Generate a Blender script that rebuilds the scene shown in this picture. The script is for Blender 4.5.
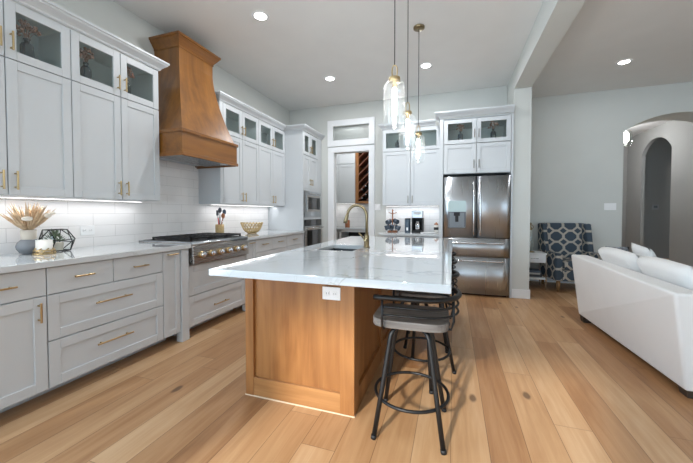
import bpy, bmesh, math, random
from mathutils import Vector, Matrix
for o in list(bpy.data.objects): bpy.data.objects.remove(o)
S = bpy.context.scene; C = S.collection
# ------------------------------------------------------------------ camera, sky, sun, exposure
cd = bpy.data.cameras.new('camera'); cam = bpy.data.objects.new('camera', cd); C.objects.link(cam)
cd.sensor_fit = 'HORIZONTAL'; cd.sensor_width = 36.0; cd.lens = 36.0*317.2/693; cd.clip_start = .02
cd.shift_y = -(231.5-220.93)/693
cam.location = (0, 0, 1.235); cam.rotation_euler = (math.pi/2-.0255, 0, .3233)
S.camera = cam
w = bpy.data.worlds.new('sky'); S.world = w; w.use_nodes = True
bg = w.node_tree.nodes['Background']; bg.inputs[0].default_value = (.67, .845, 1, 1)
_nt = w.node_tree; _tc = _nt.nodes.new('ShaderNodeTexCoord'); _sp = _nt.nodes.new('ShaderNodeSeparateXYZ'); _mr = _nt.nodes.new('ShaderNodeMapRange')
_nt.links.new(_tc.outputs['Generated'], _sp.inputs[0]); _nt.links.new(_sp.outputs[0], _mr.inputs['Value']); _nt.links.new(_mr.outputs[0], bg.inputs[1])
_mr.inputs['From Min'].default_value = -.9; _mr.inputs['From Max'].default_value = .7; _mr.inputs['To Min'].default_value = 6.8; _mr.inputs['To Max'].default_value = 1.5   # sky brighter on the left side of the house
sd = bpy.data.lights.new('sun', 'SUN'); sd.energy = 3.6; sd.angle = .05; sd.color = (1, .93, .82)
sun = bpy.data.objects.new('sun', sd); C.objects.link(sun)
sun.rotation_euler = Vector((.27, 1, -.53)).to_track_quat('-Z', 'Y').to_euler()
S.view_settings.view_transform = 'Standard'; S.view_settings.look = 'None'; S.view_settings.gamma = 1
S.view_settings.exposure = 0.3
REAR = -2.6
WINS = [(-2.3, -.43, .12, 2.98), (.03, .80, .1, 2.15), (2.2, 5.2, .3, 2.5)]  # unseen rear windows; second added for refrigerator reflection, third shaped as fill
RWIN = (-1.8, .8, .1, 2.1)  # unseen right window, added as fill for living room and base cabinets
LWIN = (-2.4, .3, .3, 3.1)  # unseen left window, added to light the sofa back and beam
for i, (a, b, c, d) in enumerate(WINS):
    l = bpy.data.lights.new('daylight', 'AREA'); l.shape = 'RECTANGLE'; l.size = b-a; l.size_y = d-c; l.energy = 1
    l.cycles.is_portal = True
    o = bpy.data.objects.new('daylight', l); C.objects.link(o); o.location = ((a+b)/2, REAR-.02, (c+d)/2)
    o.rotation_euler = (math.pi/2, 0, math.pi)
    o.rotation_euler = Vector((0, 1, 0)).to_track_quat('-Z', 'Y').to_euler()
l = bpy.data.lights.new('daylight', 'AREA'); l.shape = 'RECTANGLE'; l.size = RWIN[3]-RWIN[2]; l.size_y = RWIN[1]-RWIN[0]; l.energy = 1; l.cycles.is_portal = True
o = bpy.data.objects.new('daylight', l); C.objects.link(o); o.location = (5.52, (RWIN[0]+RWIN[1])/2, (RWIN[2]+RWIN[3])/2)
o.rotation_euler = (0, math.pi/2, 0)
l = bpy.data.lights.new('daylight', 'AREA'); l.shape = 'RECTANGLE'; l.size = LWIN[3]-LWIN[2]; l.size_y = LWIN[1]-LWIN[0]; l.energy = 1; l.cycles.is_portal = True
o = bpy.data.objects.new('daylight', l); C.objects.link(o); o.location = (-3.16, (LWIN[0]+LWIN[1])/2, (LWIN[2]+LWIN[3])/2)
o.rotation_euler = (0, -math.pi/2, 0)
def lamp(kind, loc, e, color=(.97, .98, 1), size=.1, size_y=None, to=None, spot=None):
    l = bpy.data.lights.new('lamp_light', kind); l.energy = e; l.color = color
    if kind == 'AREA':
        l.shape = 'DISK' if size_y is None else 'RECTANGLE'; l.size = size
        if size_y: l.size_y = size_y
    else: l.shadow_soft_size = size
    if kind == 'SPOT': l.spot_size = spot or 2.4; l.spot_blend = .8
    o = bpy.data.objects.new('lamp_light', l); C.objects.link(o); o.location = loc
    if to: o.rotation_euler = Vector(to).to_track_quat('-Z', 'Y').to_euler()
    return o
CAN_W, STRIP_W = 14, 1.15
# ------------------------------------------------------------------ materials
MATS = {}
def newmat(n):
    m = bpy.data.materials.new(n); m.use_nodes = True
    nt = m.node_tree; b = nt.nodes['Principled BSDF']; MATS[n] = m
    return m, nt, b
def N(nt, t, **k):
    n = nt.nodes.new(t)
    for a, v in k.items():
        if a[0] == 'i' and (a[1].isupper() or a[1].isdigit()):
            key = a[1:]; key = int(key) if key.isdigit() else key
            n.inputs[key].default_value = v
        else: setattr(n, a, v)
    return n
def srgb(r, g, b):
    f = lambda c: c/12.92 if c <= .04045 else ((c+.055)/1.055)**2.4
    return (f(r/255), f(g/255), f(b/255), 1)
def plain(n, col, rough=.5, metal=0, bump=0, bscale=60, var=.06, vscale=3, coat=0, spec=None):
    m, nt, b = newmat(n); L = nt.links.new
    tc = N(nt, 'ShaderNodeTexCoord'); no = N(nt, 'ShaderNodeTexNoise', iScale=vscale, iDetail=3.0)
    L(tc.outputs['Object'], no.inputs['Vector'])
    r = N(nt, 'ShaderNodeValToRGB'); c = list(col)
    r.color_ramp.elements[0].position = .3; r.color_ramp.elements[1].position = .7
    r.color_ramp.elements[0].color = [x*(1-var) for x in c[:3]]+[1]; r.color_ramp.elements[1].color = [min(1, x*(1+var)) for x in c[:3]]+[1]
    L(no.outputs['Fac'], r.inputs[0]); L(r.outputs[0], b.inputs['Base Color'])
    b.inputs['Roughness'].default_value = rough; b.inputs['Metallic'].default_value = metal
    if spec is not None: b.inputs['Specular IOR Level'].default_value = spec
    if coat: b.inputs['Coat Weight'].default_value = coat; b.inputs['Coat Roughness'].default_value = .1
    if bump:
        n2 = N(nt, 'ShaderNodeTexNoise', iScale=bscale, iDetail=2.0); L(tc.outputs['Object'], n2.inputs['Vector'])
        bp = N(nt, 'ShaderNodeBump', iStrength=bump, iDistance=.004); L(n2.outputs['Fac'], bp.inputs['Height']); L(bp.outputs[0], b.inputs['Normal'])
    return m
def emit(n, col, s):
    m, nt, b = newmat(n); b.inputs['Emission Color'].default_value = (*col, 1); b.inputs['Emission Strength'].default_value = s
    b.inputs['Base Color'].default_value = (.9, .9, .9, 1); return m
def glass(n, tint=(.95, .98, .97), rough=.0, refl=1.0, haze=0):
    m, nt, b = newmat(n); L = nt.links.new; nt.nodes.remove(b)
    t = N(nt, 'ShaderNodeBsdfTransparent'); t.inputs[0].default_value = (*tint, 1)
    g = N(nt, 'ShaderNodeBsdfGlossy'); g.inputs['Roughness'].default_value = rough; g.inputs[0].default_value = (refl, refl, refl, 1)
    lw = N(nt, 'ShaderNodeLayerWeight', iBlend=.5); pw = N(nt, 'ShaderNodeMath', operation='POWER', i1=4.0); L(lw.outputs['Facing'], pw.inputs[0])
    f = N(nt, 'ShaderNodeMath', operation='MULTIPLY_ADD', i1=.8, i2=.07); L(pw.outputs[0], f.inputs[0]); mx = N(nt, 'ShaderNodeMixShader')
    L(f.outputs[0], mx.inputs[0]); L(t.outputs[0], mx.inputs[1]); L(g.outputs[0], mx.inputs[2])
    last = mx
    if haze:   # slight translucency added to stand in for the bulb's bloom
        tr = N(nt, 'ShaderNodeBsdfTranslucent'); tr.inputs[0].default_value = (.95, .97, 1, 1); m2 = N(nt, 'ShaderNodeMixShader', i0=haze); L(mx.outputs[0], m2.inputs[1]); L(tr.outputs[0], m2.inputs[2]); last = m2
    L(last.outputs[0], nt.nodes['Material Output'].inputs['Surface']); return m
def wood(n, c1, c2, axis='z', rough=.4, fine=28, contrast=(.35, .68), coat=0, c3=None):
    m, nt, b = newmat(n); L = nt.links.new
    tc = N(nt, 'ShaderNodeTexCoord'); mp = N(nt, 'ShaderNodeMapping')
    sc = [fine]*3; sc['xyz'.index(axis)] = fine*.05; mp.inputs['Scale'].default_value = sc
    L(tc.outputs['Object'], mp.inputs[0])
    a = N(nt, 'ShaderNodeTexNoise', iScale=1.0, iDetail=5.0, iRoughness=.6, iDistortion=.6); L(mp.outputs[0], a.inputs['Vector'])
    mp2 = N(nt, 'ShaderNodeMapping'); sc = [5]*3; sc['xyz'.index(axis)] = .9; mp2.inputs['Scale'].default_value = sc; L(tc.outputs['Object'], mp2.inputs[0])
    wv = N(nt, 'ShaderNodeTexNoise', iScale=1.0, iDetail=2.0, iDistortion=1.5); L(mp2.outputs[0], wv.inputs['Vector'])
    mm = N(nt, 'ShaderNodeMath', operation='MULTIPLY_ADD', i1=.55); L(wv.outputs['Fac'], mm.inputs[0])
    m3 = N(nt, 'ShaderNodeMath', operation='MULTIPLY', i1=.45); L(a.outputs['Fac'], m3.inputs[0]); L(m3.outputs[0], mm.inputs[2])
    r = N(nt, 'ShaderNodeValToRGB'); r.color_ramp.elements[0].position = contrast[0]; r.color_ramp.elements[1].position = contrast[1]
    r.color_ramp.elements[0].color = c1; r.color_ramp.elements[1].color = c2
    L(mm.outputs[0], r.inputs[0]); L(r.outputs[0], b.inputs['Base Color']); b.inputs['Roughness'].default_value = rough
    if coat: b.inputs['Coat Weight'].default_value = coat; b.inputs['Coat Roughness'].default_value = .18
    bp = N(nt, 'ShaderNodeBump', iStrength=.06, iDistance=.003); L(a.outputs['Fac'], bp.inputs['Height']); L(bp.outputs[0], b.inputs['Normal'])
    return m
def floor_mat():
    m, nt, b = newmat('oak_floor'); L = nt.links.new
    tc = N(nt, 'ShaderNodeTexCoord'); sp = N(nt, 'ShaderNodeSeparateXYZ'); L(tc.outputs['Object'], sp.inputs[0])
    def M(op, a, bb=None, c=None):
        n = N(nt, 'ShaderNodeMath', operation=op)
        for i, v in enumerate((a, bb, c)):
            if v is None: continue
            if isinstance(v, (int, float)): n.inputs[i].default_value = v
            else: L(v, n.inputs[i])
        return n.outputs[0]
    x, y = sp.outputs[0], sp.outputs[1]
    W, LN = .19, 1.75
    u = M('DIVIDE', x, W); row = M('FLOOR', u); fu = M('FRACT', u)
    wn = N(nt, 'ShaderNodeTexWhiteNoise', noise_dimensions='1D'); L(row, wn.inputs['W'])
    v = M('ADD', M('DIVIDE', y, LN), M('MULTIPLY', wn.outputs['Value'], 7.3)); col = M('FLOOR', v); fv = M('FRACT', v)
    cb = N(nt, 'ShaderNodeCombineXYZ'); L(row, cb.inputs[0]); L(col, cb.inputs[1])
    w2 = N(nt, 'ShaderNodeTexWhiteNoise', noise_dimensions='3D'); L(cb.outputs[0], w2.inputs['Vector'])
    # grain
    cb2 = N(nt, 'ShaderNodeCombineXYZ'); L(M('MULTIPLY', x, 24), cb2.inputs[0]); L(M('ADD', M('MULTIPLY', y, 1.3), M('MULTIPLY', w2.outputs['Value'], 40)), cb2.inputs[1]); L(M('MULTIPLY', w2.outputs['Value'], 31), cb2.inputs[2])
    g = N(nt, 'ShaderNodeTexNoise', iScale=1.0, iDetail=5.0, iRoughness=.62, iDistortion=.8); L(cb2.outputs[0], g.inputs['Vector'])
    cb3 = N(nt, 'ShaderNodeCombineXYZ'); L(M('MULTIPLY', x, 4), cb3.inputs[0]); L(M('ADD', M('MULTIPLY', y, .8), M('MULTIPLY', w2.outputs['Value'], 17)), cb3.inputs[1])
    g2 = N(nt, 'ShaderNodeTexNoise', iScale=1.0, iDetail=3.0, iDistortion=1.0); L(cb3.outputs[0], g2.inputs['Vector'])
    t = M('ADD', M('MULTIPLY', w2.outputs['Value'], .30), M('ADD', M('MULTIPLY', g.outputs['Fac'], .40), M('MULTIPLY', g2.outputs['Fac'], .40)))
    r = N(nt, 'ShaderNodeValToRGB'); e = r.color_ramp.elements
    e[0].position = .24; e[0].color = srgb(126, 86, 54); e[1].position = .84; e[1].color = srgb(208, 174, 138)
    k = e.new(.42); k.color = srgb(162, 118, 79); k = e.new(.62); k.color = srgb(187, 147, 107)
    L(t, r.inputs[0])
    # knots
    cb4 = N(nt, 'ShaderNodeCombineXYZ'); L(M('MULTIPLY', x, 5.5), cb4.inputs[0]); L(M('MULTIPLY', y, 2.6), cb4.inputs[1])
    vo = N(nt, 'ShaderNodeTexVoronoi', iScale=1.0, iRandomness=1.0); L(cb4.outputs[0], vo.inputs['Vector'])
    sepc = N(nt, 'ShaderNodeSeparateColor'); L(vo.outputs['Color'], sepc.inputs[0])
    pick = M('GREATER_THAN', sepc.outputs[0], .4)
    nk = N(nt, 'ShaderNodeTexNoise', iScale=14.0, iDetail=2.0); L(tc.outputs['Object'], nk.inputs['Vector'])
    dist = M('ADD', vo.outputs['Distance'], M('MULTIPLY', nk.outputs['Fac'], .07))
    kn = N(nt, 'ShaderNodeMapRange', interpolation_type='SMOOTHSTEP'); kn.inputs['From Min'].default_value = .2; kn.inputs['From Max'].default_value = .11; L(dist, kn.inputs['Value'])
    kf = M('MULTIPLY', M('MULTIPLY', kn.outputs[0], pick), .72)
    mx = N(nt, 'ShaderNodeMix', data_type='RGBA'); L(kf, mx.inputs['Factor']); L(r.outputs[0], mx.inputs['A']); mx.inputs['B'].default_value = srgb(72, 50, 36)
    # seams
    s1 = M('LESS_THAN', M('MINIMUM', fu, M('SUBTRACT', 1.0, fu)), .009); s2 = M('LESS_THAN', fv, .0016)
    sm = M('MULTIPLY', M('MAXIMUM', s1, s2), .7)
    m2 = N(nt, 'ShaderNodeMix', data_type='RGBA'); L(sm, m2.inputs['Factor']); L(mx.outputs['Result'], m2.inputs['A']); m2.inputs['B'].default_value = srgb(90, 62, 40)
    L(m2.outputs['Result'], b.inputs['Base Color']); b.inputs['Roughness'].default_value = .42
    bp = N(nt, 'ShaderNodeBump', iStrength=.08, iDistance=.003); L(g.outputs['Fac'], bp.inputs['Height']); L(bp.outputs[0], b.inputs['Normal'])
    return m
def marble(n='marble', rough=.06):
    m, nt, b = newmat(n); L = nt.links.new
    tc = N(nt, 'ShaderNodeTexCoord'); mp = N(nt, 'ShaderNodeMapping'); mp.inputs['Scale'].default_value = (1.0, .75, 1); mp.inputs['Rotation'].default_value = (0, 0, .7); L(tc.outputs['Object'], mp.inputs[0])
    out = None
    for sc, wid, st in ((1.0, .012, .5), (2.6, .012, .22)):
        no = N(nt, 'ShaderNodeTexNoise', iScale=sc, iDetail=6.0, iRoughness=.55, iDistortion=1.2); L(mp.outputs[0], no.inputs['Vector'])
        a = N(nt, 'ShaderNodeMath', operation='SUBTRACT', i1=.5); L(no.outputs['Fac'], a.inputs[0])
        ab = N(nt, 'ShaderNodeMath', operation='ABSOLUTE'); L(a.outputs[0], ab.inputs[0])
        mr = N(nt, 'ShaderNodeMapRange', interpolation_type='SMOOTHSTEP'); mr.inputs['From Min'].default_value = wid; mr.inputs['From Max'].default_value = 0; mr.inputs['To Max'].default_value = st; L(ab.outputs[0], mr.inputs['Value'])
        # break the veins up
        n2 = N(nt, 'ShaderNodeTexNoise', iScale=sc*1.7, iDetail=2.0); L(mp.outputs[0], n2.inputs['Vector'])
        m2 = N(nt, 'ShaderNodeMapRange'); m2.inputs['From Min'].default_value = .45; m2.inputs['From Max'].default_value = .65; L(n2.outputs['Fac'], m2.inputs['Value'])
        mu = N(nt, 'ShaderNodeMath', operation='MULTIPLY'); L(mr.outputs[0], mu.inputs[0]); L(m2.outputs[0], mu.inputs[1])
        if out is None: out = mu.outputs[0]
        else:
            ad = N(nt, 'ShaderNodeMath', operation='MAXIMUM'); L(out, ad.inputs[0]); L(mu.outputs[0], ad.inputs[1]); out = ad.outputs[0]
    mx = N(nt, 'ShaderNodeMix', data_type='RGBA'); L(out, mx.inputs['Factor']); mx.inputs['A'].default_value = srgb(202, 207, 210); mx.inputs['B'].default_value = srgb(124, 128, 126)
    L(mx.outputs['Result'], b.inputs['Base Color']); b.inputs['Roughness'].default_value = rough
    b.inputs['Coat Weight'].default_value = .5; b.inputs['Coat Roughness'].default_value = .03
    return m
def tile(n, ua, col=(238, 236, 235)):
    m, nt, b = newmat(n); L = nt.links.new
    tc = N(nt, 'ShaderNodeTexCoord'); sp = N(nt, 'ShaderNodeSeparateXYZ'); L(tc.outputs['Object'], sp.inputs[0])
    cb = N(nt, 'ShaderNodeCombineXYZ'); L(sp.outputs[ua], cb.inputs[0]); L(sp.outputs[2], cb.inputs[1])
    mp = N(nt, 'ShaderNodeMapping'); mp.inputs['Location'].default_value = (.18, .17, 0); L(cb.outputs[0], mp.inputs[0])
    br = N(nt, 'ShaderNodeTexBrick', offset=.5); L(mp.outputs[0], br.inputs['Vector'])
    br.inputs['Scale'].default_value = 1; br.inputs['Brick Width'].default_value = .40; br.inputs['Row Height'].default_value = .1075; br.inputs['Mortar Size'].default_value = .0016; br.inputs['Mortar Smooth'].default_value = .3
    br.inputs['Color1'].default_value = srgb(*col); br.inputs['Color2'].default_value = srgb(*[c-4 for c in col]); br.inputs['Mortar'].default_value = srgb(196, 194, 192)
    L(br.outputs['Color'], b.inputs['Base Color']); b.inputs['Roughness'].default_value = .16
    bp = N(nt, 'ShaderNodeBump', iStrength=.35, iDistance=.002, invert=True); L(br.outputs['Fac'], bp.inputs['Height']); L(bp.outputs[0], b.inputs['Normal'])
    return m
def steel(n, col=(.62, .61, .60), rough=.24, axis=2):
    m, nt, b = newmat(n); L = nt.links.new
    tc = N(nt, 'ShaderNodeTexCoord'); mp = N(nt, 'ShaderNodeMapping'); sc = [90, 90, 90]; sc[axis] = 1.5; mp.inputs['Scale'].default_value = sc; L(tc.outputs['Object'], mp.inputs[0])
    no = N(nt, 'ShaderNodeTexNoise', iScale=1.0, iDetail=3.0); L(mp.outputs[0], no.inputs['Vector'])
    mr = N(nt, 'ShaderNodeMapRange'); mr.inputs['To Min'].default_value = rough-.05; mr.inputs['To Max'].default_value = rough+.08; L(no.outputs['Fac'], mr.inputs['Value']); L(mr.outputs[0], b.inputs['Roughness'])
    b.inputs['Base Color'].default_value = (*col, 1); b.inputs['Metallic'].default_value = 1
    if axis == 2:     # brushed sideways: reflections smear up and down
        b.inputs['Anisotropic'].default_value = .8; b.inputs['Anisotropic Rotation'].default_value = .25
        tg = N(nt, 'ShaderNodeTangent', direction_type='RADIAL', axis='Z'); L(tg.outputs[0], b.inputs['Tangent'])
    else: b.inputs['Anisotropic'].default_value = .4
    return m
def lattice_fabric():
    m, nt, b = newmat('lattice_fabric'); L = nt.links.new
    def M(op, a, bb=None):
        n = N(nt, 'ShaderNodeMath', operation=op)
        for i, v in enumerate((a, bb)):
            if v is None: continue
            if isinstance(v, (int, float)): n.inputs[i].default_value = v
            else: L(v, n.inputs[i])
        return n.outputs[0]
    tc = N(nt, 'ShaderNodeTexCoord'); sp = N(nt, 'ShaderNodeSeparateXYZ'); L(tc.outputs['Object'], sp.inputs[0])
    sn = N(nt, 'ShaderNodeSeparateXYZ'); L(tc.outputs['Normal'], sn.inputs[0])
    sx = M('GREATER_THAN', M('ABSOLUTE', sn.outputs[0]), .72); sz = M('GREATER_THAN', M('ABSOLUTE', sn.outputs[2]), .8)
    u = M('ADD', M('MULTIPLY', sp.outputs[0], M('SUBTRACT', 1.0, sx)), M('MULTIPLY', sp.outputs[1], sx))
    v = M('ADD', M('MULTIPLY', sp.outputs[2], M('SUBTRACT', 1.0, sz)), M('MULTIPLY', sp.outputs[1], sz))
    U, V = M('DIVIDE', u, .222), M('DIVIDE', M('ADD', v, .02), .19)
    fx = M('ABSOLUTE', M('SUBTRACT', M('FRACT', U), .5)); fy = M('ABSOLUTE', M('SUBTRACT', M('FRACT', V), .5))
    oc = M('MAXIMUM', M('MAXIMUM', fx, fy), M('MULTIPLY', M('ADD', fx, fy), .76))
    gx = M('ABSOLUTE', M('SUBTRACT', M('FRACT', M('ADD', U, .5)), .5)); gy = M('ABSOLUTE', M('SUBTRACT', M('FRACT', M('ADD', V, .5)), .5))
    navy = M('MAXIMUM', M('LESS_THAN', oc, .405), M('LESS_THAN', M('ADD', gx, gy), .25))
    mx = N(nt, 'ShaderNodeMix', data_type='RGBA'); L(navy, mx.inputs['Factor']); mx.inputs['A'].default_value = srgb(176, 169, 158); mx.inputs['B'].default_value = srgb(64, 76, 88)
    L(mx.outputs['Result'], b.inputs['Base Color']); b.inputs['Roughness'].default_value = .9
    return m
white = plain('cabinet_paint', srgb(199, 203, 206), .38, var=.01)
dark_gap = plain('shadow_gap', srgb(70, 68, 66), .8)
trimw = plain('trim_paint', srgb(232, 234, 236), .4, var=.01)
wallm = plain('wall_paint', srgb(203, 205, 201), .85, bump=.15, bscale=180, var=.015)
wallm_shaded = plain('wall_paint_shaded', srgb(164, 164, 161), .85, bump=.15, bscale=180, var=.015)  # wall paint darkened, putting the hall's dimness into its colour
ceilm = plain('ceiling_paint', srgb(226, 226, 224), .9, bump=.2, bscale=160, var=.015)
floorm = floor_mat(); marb = marble(); tile_l = tile('subway_tile', 1); tile_b = tile('subway_tile_back', 0)
oak = wood('island_oak', srgb(128, 80, 38), srgb(166, 114, 64), 'z', .38)
oakh = wood('island_oak_rail', srgb(136, 90, 48), srgb(176, 127, 78), 'x', .38)
hoodw = wood('hood_oak', srgb(108, 66, 21), srgb(148, 96, 36), 'z', .28, fine=22, coat=.6)
hoodh = wood('hood_oak_band', srgb(108, 65, 21), srgb(144, 93, 34), 'y', .28, fine=22, coat=.35)
greyw = wood('weathered_grey_wood', srgb(74, 69, 66), srgb(140, 134, 129), 'x', .6, fine=40)
rackw = wood('rack_wood', srgb(124, 80, 40), srgb(166, 112, 62), 'z', .5)
rackd = wood('rack_slat_wood', srgb(104, 62, 44), srgb(150, 96, 72), 'x', .5)
cupw = wood('cup_wood', srgb(130, 74, 40), srgb(176, 110, 66), 'z', .5)
legw = wood('leg_wood', srgb(120, 86, 52), srgb(160, 122, 80), 'z', .5)
steelm = steel('brushed_steel', (.50, .53, .56), .28); steelh = steel('brushed_steel_panel', (.50, .475, .45), .27, 1)
chrome = plain('polished_steel', (.68, .68, .69, 1), .16, 1, var=.02)
brass = plain('brass', srgb(192, 168, 126), .33, 1, var=.05)
brassd = plain('antique_brass', srgb(146, 130, 100), .3, 1, var=.05)
pewter = plain('pewter', srgb(120, 112, 100), .35, 1, var=.05)
black = plain('black_iron', srgb(17, 18, 20), .45, .1, var=.08)
blackm = plain('matt_black', srgb(24, 25, 27), .6, var=.08)
ovengl = plain('oven_glass', srgb(14, 15, 17), .05, spec=.8)
sinkm = plain('dark_sink', srgb(44, 52, 58), .45, var=.15, vscale=60)
sofam = plain('white_linen', srgb(226, 224, 222), .95, bump=.25, bscale=240, var=.02)
pillm = plain('white_pillow_cloth', srgb(230, 230, 229), .95, bump=.2, bscale=200, var=.02)
latf = lattice_fabric()
glassm = glass('clear_glass'); pendg = glass('pendant_glass', (.93, .96, .97), .04, haze=.02); cabgl = glass('cabinet_glass', (.95, .99, .97), refl=.6); frost = None
navyg = plain('navy_bottle_glass', srgb(26, 38, 52), .08, coat=.6, var=.1)
bloom = plain('dried_bloom', srgb(150, 112, 100), .95, var=.35, vscale=40)
pampas = plain('dried_palm', srgb(205, 178, 146), .95, var=.22, vscale=30)
fluff = plain('white_bunny_tail', srgb(236, 226, 212), 1.0, var=.06)
slate = plain('slate_glaze', srgb(132, 135, 140), .2, var=.06)
beige = plain('beige_ceramic', srgb(206, 196, 182), .6, var=.04)
wax = plain('white_wax', srgb(240, 236, 230), .5, var=.02)
leafm = plain('succulent_leaf', srgb(84, 104, 74), .6, var=.3, vscale=30)
mugm = plain('blue_grey_mug', srgb(70, 80, 92), .2, var=.5, vscale=12)
tealc = plain('blue_grey_canister', srgb(70, 86, 102), .35, var=.1)
redp = plain('red_silicone', srgb(196, 40, 36), .4)
greyp = plain('grey_utensil', srgb(74, 78, 88), .35, var=.1)
plate = plain('switch_plate_white', srgb(238, 238, 238), .35, var=.005)
thermo = plain('thermostat_grey', srgb(170, 172, 176), .4)
greypat = plain('grey_marled_cloth', srgb(120, 124, 130), .95, var=.6, vscale=45)
goldm = plain('gold_lattice', srgb(196, 172, 128), .4, .6, var=.15, vscale=30)
filam = emit('bulb_glow', (1, .97, .92), 120); canm = emit('downlight_glow', (1, .97, .93), 14); stripm = emit('strip_glow', (1, .97, .93), 3)
lantm = emit('lantern_glow', (1, .97, .92), 9)
# ------------------------------------------------------------------ mesh helpers
class MB:
    def __init__(s, fr=None): s.bm = bmesh.new(); s.fr = fr or (lambda a, b, c: (a, b, c))
    def v(s, p): return s.bm.verts.new(s.fr(*p))
    def faces(s, pts, fs, smooth=False):
        vs = [s.v(p) for p in pts]
        for f in fs:
            try: q = s.bm.faces.new([vs[i] for i in f]); q.smooth = smooth
            except ValueError: pass
        return s
    def hexa(s, p, bev=0, seg=1):
        n0 = len(s.bm.verts); vs = [s.v(q) for q in p]; fl = []
        for f in ((0, 3, 2, 1), (4, 5, 6, 7), (0, 1, 5, 4), (1, 2, 6, 5), (2, 3, 7, 6), (3, 0, 4, 7)): fl.append(s.bm.faces.new([vs[i] for i in f]))
        if bev:
            es = list({e for f in fl for e in f.edges})
            r = bmesh.ops.bevel(s.bm, geom=es, offset=bev, segments=seg, profile=.5, affect='EDGES')
            if seg > 1:
                for f in r['faces']: f.smooth = True
        return s
    def box(s, a0, a1, b0, b1, c0, c1, bev=0, seg=1):
        a0, a1 = min(a0, a1), max(a0, a1); b0, b1 = min(b0, b1), max(b0, b1); c0, c1 = min(c0, c1), max(c0, c1)
        return s.hexa([(a0, b0, c0), (a1, b0, c0), (a1, b1, c0), (a0, b1, c0), (a0, b0, c1), (a1, b0, c1), (a1, b1, c1), (a0, b1, c1)], bev, seg)
    def tube(s, path, r, n=10, closed=False, caps=True):
        P = [Vector(p) for p in path]; R = r if isinstance(r, (list, tuple)) else [r]*len(P); rings = []
        up = None
        for i, p in enumerate(P):
            if closed: t = P[(i+1) % len(P)]-P[i-1]
            else: t = (P[min(i+1, len(P)-1)]-P[max(i-1, 0)])
            t.normalize()
            if up is None:
                up = Vector((0, 0, 1)) if abs(t.z) < .9 else Vector((1, 0, 0))
            a = up-t*up.dot(t)
            if a.length < 1e-5: a = t.orthogonal()
            a.normalize(); up = a; b = t.cross(a)
            rings.append([s.v(p+(a*math.cos(k*2*math.pi/n)+b*math.sin(k*2*math.pi/n))*R[i]) for k in range(n)])
        m = len(rings)
        for i in range(m if closed else m-1):
            A, B = rings[i], rings[(i+1) % m]
            for k in range(n):
                f = s.bm.faces.new([A[k], A[(k+1) % n], B[(k+1) % n], B[k]]); f.smooth = True
        if caps and not closed:
            s.bm.faces.new(rings[0][::-1]); s.bm.faces.new(rings[-1])
        return s
    def lathe(s, prof, c=(0, 0, 0), n=24, smooth=True, ax='z', caps=True):
        rings = []
        for r, h in prof:
            ring = []
            for k in range(n):
                a = 2*math.pi*k/n; p, q = r*math.cos(a), r*math.sin(a)
                pt = {'z': (p, q, h), 'x': (h, p, q), 'y': (p, h, q)}[ax]
                ring.append(s.v((c[0]+pt[0], c[1]+pt[1], c[2]+pt[2])))
            rings.append(ring)
        for A, B in zip(rings, rings[1:]):
            for k in range(n):
                f = s.bm.faces.new([A[k], A[(k+1) % n], B[(k+1) % n], B[k]]); f.smooth = smooth
        if caps:
            s.bm.faces.new(rings[0][::-1]); s.bm.faces.new(rings[-1])
        return s
    def ball(s, c, r, sq=(1, 1, 1), u=12, v=8):
        n0 = set(s.bm.verts)
        bmesh.ops.create_uvsphere(s.bm, u_segments=u, v_segments=v, radius=r)
        for q in s.bm.verts:
            if q not in n0:
                q.co = Vector(s.fr(c[0]+q.co.x*sq[0], c[1]+q.co.y*sq[1], c[2]+q.co.z*sq[2]))
                for f in q.link_faces: f.smooth = True
        return s
    def prism(s, poly, h0, h1, ax='z'):
        f = {'z': lambda p, h: (p[0], p[1], h), 'y': lambda p, h: (p[0], h, p[1]), 'x': lambda p, h: (h, p[0], p[1])}[ax]
        n = len(poly); A = [s.v(f(p, h0)) for p in poly]; B = [s.v(f(p, h1)) for p in poly]
        s.bm.faces.new(A[::-1]); s.bm.faces.new(B)
        for i in range(n): s.bm.faces.new([A[i], A[(i+1) % n], B[(i+1) % n], B[i]])
        return s
    def build(s, name, m, parent=None, org=None, sub=0, wn=True):
        bmesh.ops.recalc_face_normals(s.bm, faces=s.bm.faces[:])
        if org is None:
            org = Vector((0, 0, 0)); p = parent
            while p is not None: org = org+p.location; p = p.parent
        org = Vector(org)
        for q in s.bm.verts: q.co -= org
        me = bpy.data.meshes.new(name); s.bm.to_mesh(me); s.bm.free()
        o = bpy.data.objects.new(name, me); C.objects.link(o); me.materials.append(m)
        if parent is None: o.location = org
        else: o.parent = parent
        if sub:
            k = o.modifiers.new('soft', 'SUBSURF'); k.levels = sub; k.render_levels = sub
            for f in me.polygons: f.use_smooth = True
        return o
def tag(o, label, cat, group=None, kind=None):
    if kind: o['kind'] = kind
    if label: o['label'] = label
    if cat: o['category'] = cat
    if group: o['group'] = group
    return o
def thing(name, loc, label, cat, group=None):
    o = bpy.data.objects.new(name, None); C.objects.link(o); o.location = loc; o.empty_display_size = .1
    return tag(o, label, cat, group)
def struct(o, label=None): o['kind'] = 'structure'; return o
def copytree(r, loc, rz=0, label=None, group=None):
    def cp(o, par):
        n = o.copy(); C.objects.link(n); n.parent = par
        for ch in kids.get(o.name, []): cp(ch, n)
        return n
    kids = {}
    for o in list(bpy.data.objects):
        if o.parent: kids.setdefault(o.parent.name, []).append(o)
    n = cp(r, None); n.location = loc; n.rotation_euler = (0, 0, rz)
    if label: n['label'] = label
    if group: n['group'] = group
    return n
rnd = random.Random(7)
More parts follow.
